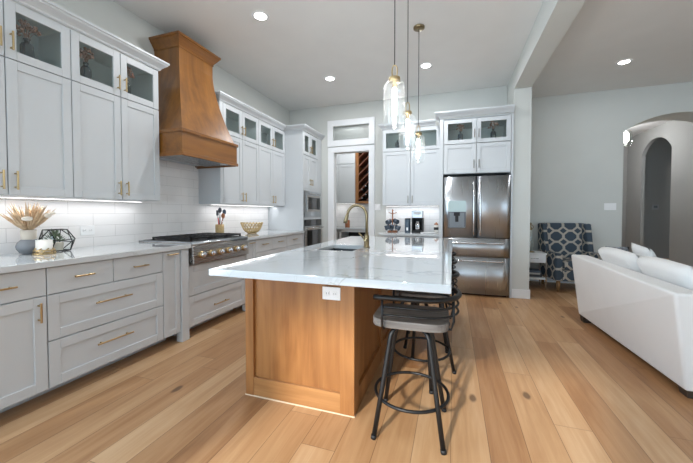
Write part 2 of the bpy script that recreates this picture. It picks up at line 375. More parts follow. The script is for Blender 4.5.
# ------------------------------------------------------------------ room shell
XW, YB, ZC = -3.14, 5.751, 3.2946
YLV = 6.506
struct(MB().box(-3.4, 6.6, REAR-.2, 12, -.12, 0).build('floor', floorm))
struct(MB().box(-3.4, 6.6, REAR-.2, 12, ZC, ZC+.15).build('ceiling', ceilm))
ra, rb, rc, rd = LWIN
struct(MB().box(XW-.15, XW, REAR, ra, 0, ZC).box(XW-.15, XW, rb, 7.55, 0, ZC).box(XW-.15, XW, ra, rb, 0, rc).box(XW-.15, XW, ra, rb, rd, ZC).build('wall_left', wallm))
f = MB(); t = .04
for q in ((ra, ra+t, rc, rd), (rb-t, rb, rc, rd), ((ra+rb)/2-.03, (ra+rb)/2+.03, rc, rd), (ra, rb, rc, rc+t), (ra, rb, rd-t, rd)): f.box(XW-.1, XW-.04, q[0], q[1], q[2], q[3])
struct(f.build('window_6', trimw))
b = MB()   # back wall with pantry opening and transom opening
D0, D1, DH, T0, T1, TA, TB = -2.185, -1.485, 2.39, 2.622, 2.888, -2.192, -1.484
b.box(XW, D0, YB, YB+.12, 0, DH); b.box(D1, .82, YB, YB+.12, 0, DH)
b.box(XW, .82, YB, YB+.12, DH, T0); b.box(XW, TA, YB, YB+.12, T0, T1); b.box(TB, .82, YB, YB+.12, T0, T1); b.box(XW, .82, YB, YB+.12, T1, ZC)
struct(b.build('wall_back', wallm))
struct(MB().box(.82, 1.045, 5.12, YLV, 0, ZC).build('wall_column', wallm))
struct(MB().box(.82, 1.04, REAR, 5.12, 3.01, ZC).build('ceiling_beam', wallm))
# living wall with segmental arch
AX0, AX1, ASP, ARISE = 2.69, 4.18, 2.59, .245
def arc(x0, x1, sp, rise, n=28):
    hw = (x1-x0)/2; R = (hw*hw+rise*rise)/(2*rise); cz = sp+rise-R; a = math.asin(min(1, hw/R)) if rise < hw else math.pi/2
    return [((x0+x1)/2+R*math.sin(-a+2*a*i/n), cz+R*math.cos(-a+2*a*i/n)) for i in range(n+1)]
def archwall(name, mat, ax, h0, h1, u0, u1, a0, a1, sp, rise, top):
    b = MB(); P = arc(a0, a1, sp, rise)
    mk = {'y': lambda u, z, h: (u, h, z), 'x': lambda u, z, h: (h, u, z)}[ax]
    def quad(ua, ub, za, zb):
        p, q = sorted((h0, h1)); c = [mk(ua, za, p), mk(ub, za, p), mk(ub, za, q), mk(ua, za, q), mk(ua, zb, p), mk(ub, zb, p), mk(ub, zb, q), mk(ua, zb, q)]
        b.hexa(c)
    quad(u0, a0, 0, top); quad(a1, u1, 0, top)
    for (ua, za), (ub, zb) in zip(P, P[1:]):
        c = [mk(ua, za, h0), mk(ub, zb, h0), mk(ub, zb, h1), mk(ua, za, h1), mk(ua, top, h0), mk(ub, top, h0), mk(ub, top, h1), mk(ua, top, h1)]
        b.hexa(c)
    return struct(b.build(name, mat))
archwall('wall_living', wallm, 'y', YLV, YLV+.5, 1.045, 5.6, AX0, AX1, ASP, ARISE, ZC)
archwall('wall_hall_side', wallm_shaded, 'x', 4.6, 4.68, YLV+.5, 10.9, 9.01, 10.2, 2.70, .33, ZC)
struct(MB().box(2.0, 6.6, 10.9, 11.0, 0, ZC).build('wall_hall_end', wallm_shaded))
struct(MB().box(1.9, 2.0, YLV+.5, 11.0, 0, ZC).build('wall_hall_left', wallm_shaded))
struct(MB().box(6.0, 6.1, YLV+.5, 10.9, 0, ZC).build('wall_side_room', wallm_shaded))
ra, rb, rc, rd = RWIN
struct(MB().box(5.5, 5.65, REAR, ra, 0, ZC).box(5.5, 5.65, rb, YLV, 0, ZC).box(5.5, 5.65, ra, rb, 0, rc).box(5.5, 5.65, ra, rb, rd, ZC).build('wall_right', wallm))
f = MB(); t = .04
for q in ((ra, ra+t, rc, rd), (rb-t, rb, rc, rd), ((ra+rb)/2-.03, (ra+rb)/2+.03, rc, rd), (ra, rb, rc, rc+t), (ra, rb, rd-t, rd)): f.box(5.54, 5.6, q[0], q[1], q[2], q[3])
struct(f.build('window_5', trimw))
b = MB(); xs = [XW-.15]
prev = XW-.15
for a, bb, c, d in WINS:
    b.box(prev, a, REAR-.12, REAR, 0, ZC); b.box(a, bb, REAR-.12, REAR, 0, c); b.box(a, bb, REAR-.12, REAR, d, ZC); prev = bb
b.box(prev, 5.65, REAR-.12, REAR, 0, ZC)
struct(b.build('wall_rear', wallm))
for i, (a, bb, c, d) in enumerate(WINS):
    f = MB(); t = .04
    for q in ((a, a+t, c, d), (bb-t, bb, c, d), (a+t, bb-t, c, c+t), (a+t, bb-t, d-t, d)): f.box(q[0], q[1], REAR-.09, REAR-.03, q[2], q[3])
    struct(f.build('window_%d' % (i+1), trimw))  # first follows the floor sun patch, the others are added for light
# pantry shell
PY = 7.4
struct(MB().box(XW, .82, PY, PY+.12, 0, ZC).build('wall_pantry', wallm))
struct(MB().box(-1.2, -1.1, YB+.12, PY, 0, ZC).build('wall_pantry_right', wallm))
# skirting
bb_ = MB(); bb_.box(.806, 1.059, 5.106, 5.12, 0, .13, .003); bb_.box(1.045, 1.059, 5.12, YLV, 0, .13); struct(bb_.build('baseboard_column', trimw))
struct(MB().box(1.06, AX0, YLV-.014, YLV, 0, .13).build('baseboard_living', trimw))
b = MB(); b.box(4.586, 4.6, YLV+.5, 9.01, 0, .13); b.box(4.586, 4.6, 10.2, 10.9, 0, .13); struct(b.build('baseboard_hall', trimw))
struct(MB().box(5.986, 6.0, YLV+.5, 10.9, 0, .15).build('baseboard_side_room', trimw))
# door casing and transom
b = MB()
b.box(-2.30, D0, YB-.022, YB, 0, DH, .003); b.box(D1, -1.375, YB-.022, YB, 0, DH, .003); b.box(-2.30, -1.375, YB-.022, YB, DH, 2.49, .003)
b.box(D0-.012, D0+.004, YB-.01, YB+.13, 0, DH); b.box(D1-.004, D1+.012, YB-.01, YB+.13, 0, DH)
struct(b.build('door_1', trimw))
b = MB()
b.box(-2.305, TA, YB-.03, YB, 2.505, 3.0, .003); b.box(TB, -1.372, YB-.03, YB, 2.505, 3.0, .003); b.box(TA, TB, YB-.03, YB, 2.505, T0, .003); b.box(TA, TB, YB-.03, YB, T1, 3.0, .003)
tw = struct(b.build('window_7', trimw))
m, nt, bs = newmat('frosted_glass'); bs.inputs['Base Color'].default_value = (.62, .66, .65, 1); bs.inputs['Transmission Weight'].default_value = .8; bs.inputs['Roughness'].default_value = .35
MB().box(TA, TB, YB+.03, YB+.036, T0, T1).build('pane', m, tw)
# tile
struct(MB().box(XW, XW+.012, .2, 2.42, .93, 1.40).box(XW, XW+.012, 2.42, 3.31, .93, 2.0).box(XW, XW+.012, 3.31, 4.93, .93, 1.40).build('trim_1', tile_l))
struct(MB().box(-1.16, -.2, YB-.012, YB, .9, 1.4).build('trim_2', tile_b))
struct(MB().box(XW, -1.2, PY-.012, PY, .88, 1.55).build('trim_3', tile_b))
# ------------------------------------------------------------------ cabinets
def LF(xf): return lambda u, o, z: (xf+o, u, z)         # left wall run: u = y, o = out of the wall
def BF(yf): return lambda u, o, z: (u, yf-o, z)         # back wall run: u = x
T = .02
def door(fr, u0, u1, z0, z1, parent, name='door', st=.058, mat=white, glassy=False, flat=False, g=.0028):
    u0 += g; u1 -= g; z0 += g; z1 -= g
    b = MB(fr)
    if flat: b.box(u0, u1, -T, 0, z0, z1, .002)
    else:
        b.box(u0, u0+st, -T, 0, z0, z1, .002); b.box(u1-st, u1, -T, 0, z0, z1, .002)
        b.box(u0+st, u1-st, -T, 0, z0, z0+st, .002); b.box(u0+st, u1-st, -T, 0, z1-st, z1, .002)
        if not glassy: b.box(u0+st-.004, u1-st+.004, -T, -.009, z0+st-.004, z1-st+.004)
    d = b.build(name, mat, parent)
    if glassy: MB(fr).box(u0+st-.003, u1-st+.003, -.013, -.009, z0+st-.003, z1-st+.003).build('glass_pane', cabgl, d)
    return d
def pull(fr, uc, zc, ln, parent, vert=False, mat=brass):
    b = MB(fr); h = ln/2; s = .005
    if vert:
        b.box(uc-s, uc+s, .026, .036, zc-h, zc+h, .0015)
        for q in (-h*.72, h*.72): b.box(uc-s*.8, uc+s*.8, 0, .027, zc+q-s*.8, zc+q+s*.8)
    else:
        b.box(uc-h, uc+h, .026, .036, zc-s, zc+s, .0015)
        for q in (-h*.72, h*.72): b.box(uc+q-s*.8, uc+q+s*.8, 0, .027, zc-s*.8, zc+s*.8)
    return b.build('handle', mat, parent)
def hollow(fr, u0, u1, depth, z0, zm, z1, parent, name='cabinet_body'):
    b = MB(fr); t = .018; f = -T-.001
    b.box(u0, u0+t, -depth, f, z0, z1); b.box(u1-t, u1, -depth, f, z0, z1)
    b.box(u0+t, u1-t, -depth, f, z0, z0+t); b.box(u0+t, u1-t, -depth, f, z1-t, z1); b.box(u0+t, u1-t, -depth, f, zm-t, zm)
    b.box(u0+t, u1-t, -depth, -depth+.008, z0+t, z1-t)
    bd = b.build(name, white, parent)
    return bd
def solid(fr, u0, u1, depth, z0, z1, parent, name='cabinet_body'):
    return MB(fr).box(u0, u1, -depth, -T-.001, z0, z1).build(name, white, parent)
def upper(fr, base, u0, u1, label, depth=.353, z0=1.352, zs=2.255, z1=2.645, glasst=2.642, hm=brass, ends=(0, 0), zg=None):
    t = thing('upper_cabinet', base, label, 'cabinet', 'tall white wall cabinets')
    if ends[0]: MB(fr).box(u0-ends[0], u0-.002, -T-.001, 0, z0, z1-.001, .001).build('filler_stile', white, t)
    hollow(fr, u0-ends[0], u1+ends[1], depth, z0, zs+.06, z1, t)
    mid = (u0+u1)/2
    for a, c, hs in ((u0, mid, 1), (mid, u1, -1)):
        d = door(fr, a, c, z0, zs, t); pull(fr, (c-.035) if hs > 0 else (a+.035), z0+.10, .125, d, True, hm)
        d = door(fr, a, c, zs, glasst, t, 'glass_door', glassy=True); pull(fr, (c-.03) if hs > 0 else (a+.03), zs+.115, .125, d, True, hm)
    return t
XU = -2.784; fu = LF(XU)
PROF = [(0, 2.646), (.008, 2.646), (.008, 2.65), (.014, 2.652), (.018, 2.664), (.03, 2.676), (.046, 2.69), (.058, 2.70), (.062, 2.712), (.07, 2.716), (.07, 2.734), (0, 2.734)]
def crown(fr, u0, u1, depth, label, dz=0, r0=True, r1=True, name='crown_molding', mat=white, prof=PROF, parent=None):
    b = MB(fr); rows = []
    for o, z in prof:
        z += dz; row = []
        if r0: row.append((u0-o, -depth, z))
        row.append((u0-(o if r0 else 0), o, z)); row.append((u1+(o if r1 else 0), o, z))
        if r1: row.append((u1+o, -depth, z))
        rows.append([b.v(p) for p in row])
    n = len(rows)
    for i in range(n):
        A, B_ = rows[i], rows[(i+1) % n]
        for k in range(len(A)-1): 
            try: b.bm.faces.new([A[k], A[k+1], B_[k+1], B_[k]])
            except ValueError: pass
    b.bm.faces.new([r[0] for r in rows][::-1]); b.bm.faces.new([r[-1] for r in rows])
    o = b.build(name, mat, parent, org=None if parent else fr((u0+u1)/2, 0, prof[0][1]+dz))
    if parent is None: tag(o, label, 'molding')
    return o
upper(fu, (-2.95, 1.28, 1.352), .90, 1.663, 'white wall cabinet with glazed top cut off at left photo edge')
upper(fu, (-2.95, 2.04, 1.352), 1.663, 2.43, 'white wall cabinet with glazed top just left of wooden hood')
crown(fu, .90, 2.43, .35, 'white crown molding on cabinets left of the wooden hood', r0=False)
upper(fu, (-2.95, 3.75, 1.352), 3.36, 4.145, 'white wall cabinet with glazed top just right of wooden hood', ends=(.06, 0))
upper(fu, (-2.95, 4.54, 1.352), 4.145, 4.93, 'white wall cabinet with glazed top beside the oven tower')
crown(fu, 3.30, 4.93-.075, .35, 'white crown molding on cabinets between hood and oven tower', r1=False)
# oven tower
XT = -2.44; ft = LF(XT); TY0, TY1 = 4.935, 5.735
t = thing('oven_tower_cabinet', (-2.79, 5.33, 0), 'tall white corner cabinet housing microwave and wall oven', 'cabinet')
dpt = .69
b = MB(ft)
b.box(TY0, TY0+.02, -dpt, 0, 0, 2.645); b.box(TY1-.02, TY1, -dpt, 0, 0, 2.645)
b.box(TY0+.02, TY1-.02, -dpt, -dpt+.01, .1, 2.63)
for z0, z1 in ((.1, .12), (.52, .555), (1.118, 1.155), (1.625, 1.66), (2.235, 2.253), (2.625, 2.645)): b.box(TY0+.02, TY1-.02, -dpt+.01, -.021 if z0 > 1.64 or z0 < .2 else -.002, z0, z1)
b.build('cabinet_body', white, t)
my = 5.235
for a, c, hs in ((TY0+.02, my, 1), (my, TY1-.18, -1)):
    d = door(ft, a, c, 1.65, 2.24, t); pull(ft, c-.04 if hs > 0 else a+.04, 1.78, .11, d, True)
    d = door(ft, a, c, 2.245, 2.64, t, 'glass_door', glassy=True); pull(ft, c-.03 if hs > 0 else a+.03, 2.36, .12, d, True)
MB(ft).box(TY1-.178, TY1-.021, -.02, -.001, 1.65, 2.645).build('filler_panel', white, t)
door(ft, TY0+.02, TY1-.02, .12, .53, t, 'drawer')
crown(ft, TY0, YB-.005, .62, 'white crown molding on top of the oven tower', r1=False)
# microwave and oven
def appliance(name, label, cat, z0, z1, kind):
    t = thing(name, (-2.75, 5.33, z0), label, cat)
    y0, y1 = TY0+.045, TY1-.04
    MB(ft).box(y0, y1, -.5, .004, z0, z1).build('housing', steelm, t)
    if kind == 'm':
        f = MB(ft); f.box(y0+.09, y1-.09, .005, .022, z0+.1, z1-.075, .004); d = f.build('door', steelh, t)
        MB(ft).box(y0+.12, y1-.14, .021, .025, z0+.14, z1-.11).build('window', ovengl, d)
        MB(ft).box(y1-.135, y1-.095, .021, .026, z0+.14, z1-.11).build('keypad', blackm, d)
        MB(ft).tube([(y0+.12, .05, z1-.05), (y1-.12, .05, z1-.05)], .008).box(y0+.14, y0+.15, 0, .05, z1-.055, z1-.045).box(y1-.15, y1-.14, 0, .05, z1-.055, z1-.045).build('handle', chrome, d)
    else:
        MB(ft).box(y0, y1, .004, .018, z1-.115, z1, .003).build('control_panel', ovengl, t)
        d = MB(ft).box(y0, y1, .004, .028, z0, z1-.125, .004).build('door', steelh, t)
        MB(ft).box(y0+.06, y1-.06, .028, .031, z0+.06, z1-.19).build('window', ovengl, d)
        MB(ft).tube([(y0+.04, .07, z1-.155), (y1-.04, .07, z1-.155)], .011).box(y0+.07, y0+.085, .02, .07, z1-.161, z1-.149).box(y1-.085, y1-.07, .02, .07, z1-.161, z1-.149).build('handle', chrome, d)
    return t
appliance('microwave', 'stainless built-in microwave above the wall oven', 'microwave', 1.157, 1.623, 'm')
appliance('built_in_oven', 'stainless built-in wall oven with black glass below microwave', 'oven', .557, 1.117, 'o')
# base run, left wall
XL = -2.445; fl = LF(XL); BD = -XW+XL-.002
def base(label, u0, u1, name='base_cabinet'):
    t = thing(name, (XL-.3, (u0+u1)/2, 0), label, 'cabinet', 'white base cabinets')
    solid(fl, u0, u1, BD, .1, .888, t)
    MB(fl).box(u0, u1, -BD, -.19, 0, .1).build('toe_kick', white, t)
    return t
t = base('white base cabinet with one drawer over a door at left photo edge', .62, 1.296)
d = door(fl, .62, 1.296, .71, .886, t, 'drawer', flat=True); pull(fl, 1.06, .80, .16, d)
d = door(fl, .62, 1.296, .103, .708, t, st=.065); pull(fl, 1.25, .612, .125, d, True)
t = base('white base cabinet with two small drawers over two wide drawers', 1.297, 2.15)
d = door(fl, 1.297, 1.715, .71, .886, t, 'drawer', flat=True); pull(fl, 1.503, .803, .125, d)
d = door(fl, 1.715, 2.15, .71, .886, t, 'drawer', flat=True); pull(fl, 1.925, .80, .13, d)
d = door(fl, 1.297, 2.15, .41, .708, t, 'drawer', st=.065); pull(fl, 1.705, .588, .27, d)
d = door(fl, 1.297, 2.15, .103, .408, t, 'drawer', st=.065); pull(fl, 1.71, .284, .27, d)
t = base('narrow white pull-out cabinet left of the range', 2.151, 2.338)
d = door(fl, 2.151, 2.338, .103, .886, t, 'pull_out_door', st=.05); pull(fl, 2.24, .855, .11, d)
o = MB(fl).box(2.342, 2.43, -.06, .012, 0, .888, .003).build('pilaster_post', white, org=(XL, 2.376, 0)); tag(o, 'slim white pilaster post left of the range running to floor', 'post')
t = base('white base cabinet with two wide drawers under the gas range', 2.436, 3.335)
bpy.data.objects.remove(next(ch for ch in t.children if ch.name.startswith('cabinet_body')))
solid(fl, 2.436, 3.335, BD, .1, .72, t)
d = door(fl, 2.436, 3.335, .412, .715, t, 'drawer', st=.065); pull(fl, 2.86, .60, .24, d)
d = door(fl, 2.436, 3.335, .103, .41, t, 'drawer', st=.065); pull(fl, 2.87, .25, .24, d)
o = MB(fl).box(3.342, 3.388, -.06, .012, 0, .888, .003).build('pilaster_post', white, org=(XL, 3.335, 0)); tag(o, 'slim white pilaster post right of the range', 'post')
t = base('narrow white pull-out cabinet right of the range', 3.392, 3.55)
d = door(fl, 3.392, 3.55, .103, .886, t, 'pull_out_door', st=.05); pull(fl, 3.455, .85, .1, d)
t = base('white base cabinet below the gold lattice bowl', 3.552, 4.38)
for a, c in ((3.552, 3.955), (3.955, 4.38)):
    d = door(fl, a, c, .71, .886, t, 'drawer', flat=True); pull(fl, (a+c)/2, .81, .125, d)
d = door(fl, 3.552, 4.38, .41, .708, t, 'drawer', st=.065); pull(fl, 3.96, .588, .27, d)
d = door(fl, 3.552, 4.38, .103, .408, t, 'drawer', st=.065); pull(fl, 3.96, .284, .27, d)
t = base('white base cabinet against the oven tower', 4.382, 4.93)
d = door(fl, 4.382, 4.93, .71, .886, t, 'drawer', flat=True); pull(fl, 4.62, .81, .125, d)
d = door(fl, 4.382, 4.93, .103, .708, t, st=.065); pull(fl, 4.44, .6, .125, d, True)
o = MB().box(XW+.013, -2.415, .5, 2.449, .89, .93, .003, 2).build('countertop', marb, org=(-2.78, 1.45, .89)); tag(o, 'white veined countertop left of the range', 'countertop')
o = MB().box(XW+.013, -2.415, 3.342, 4.933, .89, .93, .003, 2).build('countertop', marb, org=(-2.78, 4.1, .89)); tag(o, 'white veined countertop right of the range', 'countertop')
# ------------------------------------------------------------------ range top
RX, RY0, RY1 = -2.39, 2.455, 3.335
t = thing('gas_rangetop', (-2.77, 2.86, .72), 'stainless six knob gas rangetop with black grates below wooden hood', 'rangetop')
MB().box(XW+.02, RX-.06, RY0, RY1, .725, .935).build('body', steelh, t)
MB().hexa([(RX-.06, RY0, .728), (RX-.005, RY0, .728), (RX-.005, RY1, .728), (RX-.06, RY1, .728), (RX-.06, RY0, .905), (RX-.02, RY0, .905), (RX-.02, RY1, .905), (RX-.06, RY1, .905)], .003).build('front_panel', steelh, t)
MB().tube([(RX-.04, RY0, .925), (RX-.04, RY1, .925)], .022, 12).box(XW+.02, RX-.04, RY0, RY1, .935, .947, .003).build('top_tray', steelm, t)
MB().box(XW+.05, RX-.07, RY0+.03, RY1-.03, .947, .95).build('burner_well', blackm, t)
for i in range(6):
    y = RY0+.105+i*.135; z = .815
    k = MB().lathe([(.026, RX-.01), (.026, RX+.03), (.022, RX+.036), (.0, RX+.036)], (0, y, z), 18, ax='x', caps=False).box(RX+.034, RX+.042, y-.004, y+.004, z-.02, z+.02).build('knob', chrome, t)
    MB().lathe([(.034, RX-.016), (.034, RX+.008), (.027, RX+.01)], (0, y, z), 18, ax='x').build('bezel', brass, k)
for i in range(3):
    y0 = RY0+.05+i*.265; y1 = y0+.255; g = MB(); x0, x1 = XW+.15, RX-.085
    for q in (y0+.006, y1-.006): g.box(x0, x1, q-.006, q+.006, .965, .983)
    for q in (x0+.006, (x0+x1)/2, x1-.006): g.box(q-.006, q+.006, y0, y1, .965, .983)
    for q in (y0+.09, y0+.175): g.box(x0, x1, q-.005, q+.005, .968, .985)
    for xx in (x0+.17, x1-.17): g.box(xx-.005, xx+.005, y0, y1, .968, .985)
    for xx in (x0+.008, x1-.008):
        for yy in (y0+.008, y1-.008): g.box(xx-.008, xx+.008, yy-.008, yy+.008, .949, .97)
    g.build('grate', black, t)
    for xx in ((x0+x1)/2-.165, (x0+x1)/2+.165):
        MB().lathe([(.05, .949), (.05, .958), (.034, .96), (.034, .968), (.0, .969)], (xx, (y0+y1)/2, 0), 18, caps=False).build('burner', blackm, t)
# ------------------------------------------------------------------ hood
HY0, HY1, HXF, HB, HT = 2.445, 3.27, -2.51, 1.815, 2.045
t = thing('range_hood', (-2.82, 2.86, HB), 'large honey oak range hood with flared chimney over gas range', 'range hood')
b = MB(); th = .025
b.box(XW+.001, HXF, HY0, HY0+th, HB, HT); b.box(XW+.001, HXF, HY1-th, HY1, HB, HT); b.box(HXF-th, HXF, HY0+th, HY1-th, HB, HT); b.box(XW+.001, HXF-th, HY0+th, HY1-th, HT-.02, HT)
b.build('skirt', hoodh, t)
def band(z0, z1, o, name):
    b = MB(); b.box(XW+.001, HXF+o, HY0-o, HY0, z0, z1, .004, 2); b.box(XW+.001, HXF+o, HY1, HY1+o, z0, z1, .004, 2); b.box(HXF, HXF+o, HY0, HY1, z0, z1, .004, 2)
    return b.build(name, hoodh, t)
band(HT-.012, HT+.022, .014, 'upper_trim'); band(HB-.014, HB+.022, .012, 'lower_trim')
b = MB(); rows = []
TX, TYA, TYB = -2.79, 2.69, 3.19
for i in range(15):
    k = i/14; z = HT+.005+(2.88-HT-.005)*k; f = (1-k)**1.5
    rows.append((TX+(HXF-.012-TX)*f, TYA+(HY0+.012-TYA)*f, TYB+(HY1-.012-TYB)*f, z))
rows.append((TX, TYA, TYB, 3.06))
rv = []
for x, ya, yb, z in rows: rv.append([b.v(p) for p in ((XW+.001, ya, z), (x, ya, z), (x, yb, z), (XW+.001, yb, z))])
for A, B_ in zip(rv, rv[1:]):
    for k in range(3): b.bm.faces.new([A[k], A[k+1], B_[k+1], B_[k]])
b.bm.faces.new(rv[0]); b.bm.faces.new(rv[-1])
b.build('chimney', hoodw, t)
HP = [(0, 3.015), (.008, 3.015), (.008, 3.035), (.016, 3.045), (.03, 3.065), (.048, 3.09), (.056, 3.10), (.056, 3.108), (.068, 3.112), (.068, 3.135), (0, 3.135)]
crown(LF(TX), TYA, TYB, TX-XW-.002, '', name='crown', mat=hoodh, prof=HP, parent=t)
f = MB(); f.box(XW+.03, HXF-.03, HY0+.03, HY1-.03, HB+.012, HB+.02)
flt = f.build('filter_insert', steelm, t)
g = MB()
for i in range(34):
    y = HY0+.05+i*(HY1-HY0-.1)/33; g.box(XW+.2, HXF-.06, y-.006, y+.006, HB-.002, HB+.012)
g.build('baffle_slats', chrome, flt)
# ------------------------------------------------------------------ back wall bar
YU = 5.391; fb = BF(YU)
upper(fb, (-.68, 5.57, 1.36), -1.155, -.203, 'white wall cabinet with glazed top above the coffee bar', depth=.358, z0=1.36, zs=2.275, z1=2.655, glasst=2.65, hm=pewter)
crown(fb, -1.155, -.203-.075, .35, 'white crown molding on the coffee bar cabinet', dz=.01, r1=False)
fbb = BF(5.14)
t = thing('base_cabinet', (-.64, 5.44, 0), 'white base cabinet under the coffee bar counter', 'cabinet')
solid(fbb, -1.08, -.205, .608, .1, .862, t); MB(fbb).box(-1.08, -.205, -.608, -.075, 0, .1).build('toe_kick', white, t)
for a, c in ((-1.08, -.69), (-.69, -.205)):
    d = door(fbb, a, c, .70, .86, t, 'drawer', flat=True); pull(fbb, (a+c)/2, .78, .125, d, mat=pewter)
    d = door(fbb, a, c, .103, .698, t); pull(fbb, c-.04 if a < -1 else a+.04, .6, .125, d, True, pewter)
o = MB().box(-1.155, -.203, 5.10, YB-.013, .865, .905, .003, 2).build('countertop', marb, org=(-.68, 5.42, .865)); tag(o, 'white veined countertop of the coffee bar', 'countertop')
# fridge surround
FY = 5.09; ff = BF(FY)
t = thing('refrigerator_cabinet', (.33, 5.4, 0), 'white cabinet surround with glazed top above the refrigerator', 'cabinet')
MB(ff).box(-.2, -.147, -.655, 0, 0, 2.668, .002).build('side_panel', white, t)
MB(ff).box(.79, .819, -.655, 0, 0, 2.668, .002).build('side_panel', white, t)
hollow(ff, -.146, .789, .655, 1.825, 2.33, 2.668, t)
mid = .325
for a, c, hs in ((-.14, mid, 1), (mid, .785, -1)):
    d = door(ff, a, c, 1.83, 2.268, t); pull(ff, c-.035 if hs > 0 else a+.035, 1.96, .125, d, True, pewter)
    d = door(ff, a, c, 2.272, 2.64, t, 'glass_door', glassy=True); pull(ff, c-.03 if hs > 0 else a+.03, 2.41, .125, d, True, pewter)
o = crown(ff, -.2, .818, .25, 'white crown molding above the refrigerator cabinet', dz=.028, r1=False)
# refrigerator
t = thing('refrigerator', (.325, 5.4, 0), 'stainless french door refrigerator with water dispenser and two bottom drawers', 'refrigerator')
FX0, FX1, FF = -.135, .78, 5.066
MB().box(FX0+.005, FX1-.005, FF+.055, 5.72, .03, 1.775).build('housing', blackm, t)
MB().box(FX0+.03, FX1-.03, FF+.06, 5.6, 0, .03).build('base_grille', blackm, t)
fr = BF(FF)
def fdoor(u0, u1, z0, z1, name, hole=None):
    b = MB(fr)
    n = 10; pts = []
    for i in range(n+1):
        k = i/n; pts.append((u0+(u1-u0)*k, .012*(1-(2*k-1)**4)))
    poly = [(u0, -.05)]+pts+[(u1, -.05)]
    A = [b.v((p[0], p[1], z0)) for p in poly]; B_ = [b.v((p[0], p[1], z1)) for p in poly]
    b.bm.faces.new(A); b.bm.faces.new(B_)
    for i in range(len(poly)):
        j = (i+1) % len(poly); f = b.bm.faces.new([A[i], A[j], B_[j], B_[i]]); f.smooth = 0 < i < len(poly)-2
    return b.build(name, steelm, t)
mid = .335
dl = fdoor(FX0, mid-.003, .868, 1.775, 'left_door'); dr = fdoor(mid+.003, FX1, .868, 1.775, 'right_door')
dm = fdoor(FX0, FX1, .585, .86, 'flex_drawer'); db = fdoor(FX0, FX1, .03, .577, 'freezer_drawer')
for u, dd in ((mid-.045, dl), (mid+.045, dr)):
    MB(fr).tube([(u, .01, .90), (u, .045, .915), (u, .055, .95), (u, .055, 1.65), (u, .045, 1.685), (u, .01, 1.70)], .0115, 12).build('handle', chrome, dd)
for z, dd in ((.79, dm), (.525, db)):
    MB(fr).tube([(FX0+.075, .01, z), (FX0+.09, .045, z), (FX0+.13, .055, z), (FX1-.13, .055, z), (FX1-.09, .045, z), (FX1-.075, .01, z)], .0115, 12).build('handle', chrome, dd)
dsp = MB(fr).box(-.07, .185, .004, .016, 1.005, 1.25, .002).build('dispenser_bezel', plain('dispenser_grey', srgb(92, 96, 102), .35), dl)
MB(fr).box(-.07, .185, .004, .018, 1.253, 1.415, .002).build('control_screen', plain('pale_screen', srgb(176, 196, 196), .15), dl)
MB(fr).box(-.045, .16, .014, .0175, 1.02, 1.235).build('dispenser_recess', plain('recess_grey', srgb(120, 126, 132), .4), dl)
MB(fr).box(.015, .10, .016, .03, 1.19, 1.245, .003).box(.035, .08, .016, .026, 1.1, 1.19, .003).build('dispenser_spout', blackm, dl)
# ------------------------------------------------------------------ island
KX0, KX1, KY0, KY1 = -1.14, -.80, 2.53, 3.0
IX0, IX1, IY0, IY1 = -1.325, -.554, 1.80, 4.12
t = thing('kitchen_island', (-.94, 2.95, 0), 'honey oak kitchen island with shaker end panel below marble slab', 'island')
cx0, cx1 = IX0+.022, IX1-.022
MB().box(cx0, cx1, IY0+.022, KY0-.03, 0, .873).box(cx0, cx1, KY1+.03, IY1, 0, .873).box(cx0, KX0-.03, KY0-.03, KY1+.03, 0, .873).box(KX1+.03, cx1, KY0-.03, KY1+.03, 0, .873).box(KX0-.03, KX1+.03, KY0-.03, KY1+.03, 0, .62).build('carcass', oak, t)
MB().box(IX0, IX0+.062, IY0, IY0+.022, .0, .873, .0015).build('end_stile', oak, t); MB().box(IX1-.092, IX1, IY0, IY0+.022, 0, .873, .0015).build('end_stile', oak, t)
MB().box(IX0+.062, IX1-.092, IY0+.002, IY0+.022, 0, .128, .0015).build('end_bottom_rail', oakh, t)
b = MB(); b.box(IX1-.022, IX1, IY0+.022, IY0+.11, 0, .873, .001)
for i in range(1, 4): b.box(IX1-.022, IX1, IY0+.022+i*.735, IY0+.022+i*.735+.09, 0, .873, .001)
b.box(IX1-.022, IX1-.003, IY0+.11, IY1, 0, .128); b.box(IX1-.022, IX1-.003, IY0+.11, IY1, .78, .873); b.build('side_frame', oak, t)
MB().box(IX0-.003, IX1+.003, IY0-.003, IY0+.03, 0, .006).build('base_bead', plain('pale_bead', srgb(214, 196, 170), .6), t)
# slab with a sink hole
SX0, SX1, SY0, SY1 = -1.33, -.003, 1.47, 4.18
KX0, KX1, KY0, KY1 = -1.14, -.80, 2.53, 3.0
b = MB(); zb, zt = .874, .914
xs = [SX0, KX0, KX1, SX1]; ys = [SY0, KY0, KY1, SY1]
vt = [[b.v((x, y, zt)) for y in ys] for x in xs]; vb = [[b.v((x, y, zb)) for y in ys] for x in xs]
for i in range(3):
    for j in range(3):
        if i == 1 and j == 1: continue
        b.bm.faces.new([vt[i][j], vt[i+1][j], vt[i+1][j+1], vt[i][j+1]]); b.bm.faces.new([vb[i][j], vb[i][j+1], vb[i+1][j+1], vb[i+1][j]])
for i in range(3):
    for j in (0, 3): b.bm.faces.new([vt[i][j], vt[i+1][j], vb[i+1][j], vb[i][j]])
    for j in (0, 3): b.bm.faces.new([vt[j][i], vt[j][i+1], vb[j][i+1], vb[j][i]])
for (i, j), (k, l) in (((1, 1), (2, 1)), ((2, 1), (2, 2)), ((2, 2), (1, 2)), ((1, 2), (1, 1))): b.bm.faces.new([vt[i][j], vt[k][l], vb[k][l], vb[i][j]])
o = b.build('countertop', marb, org=(-.67, 2.8, .874)); tag(o, 'large white marble slab on the oak island', 'countertop')
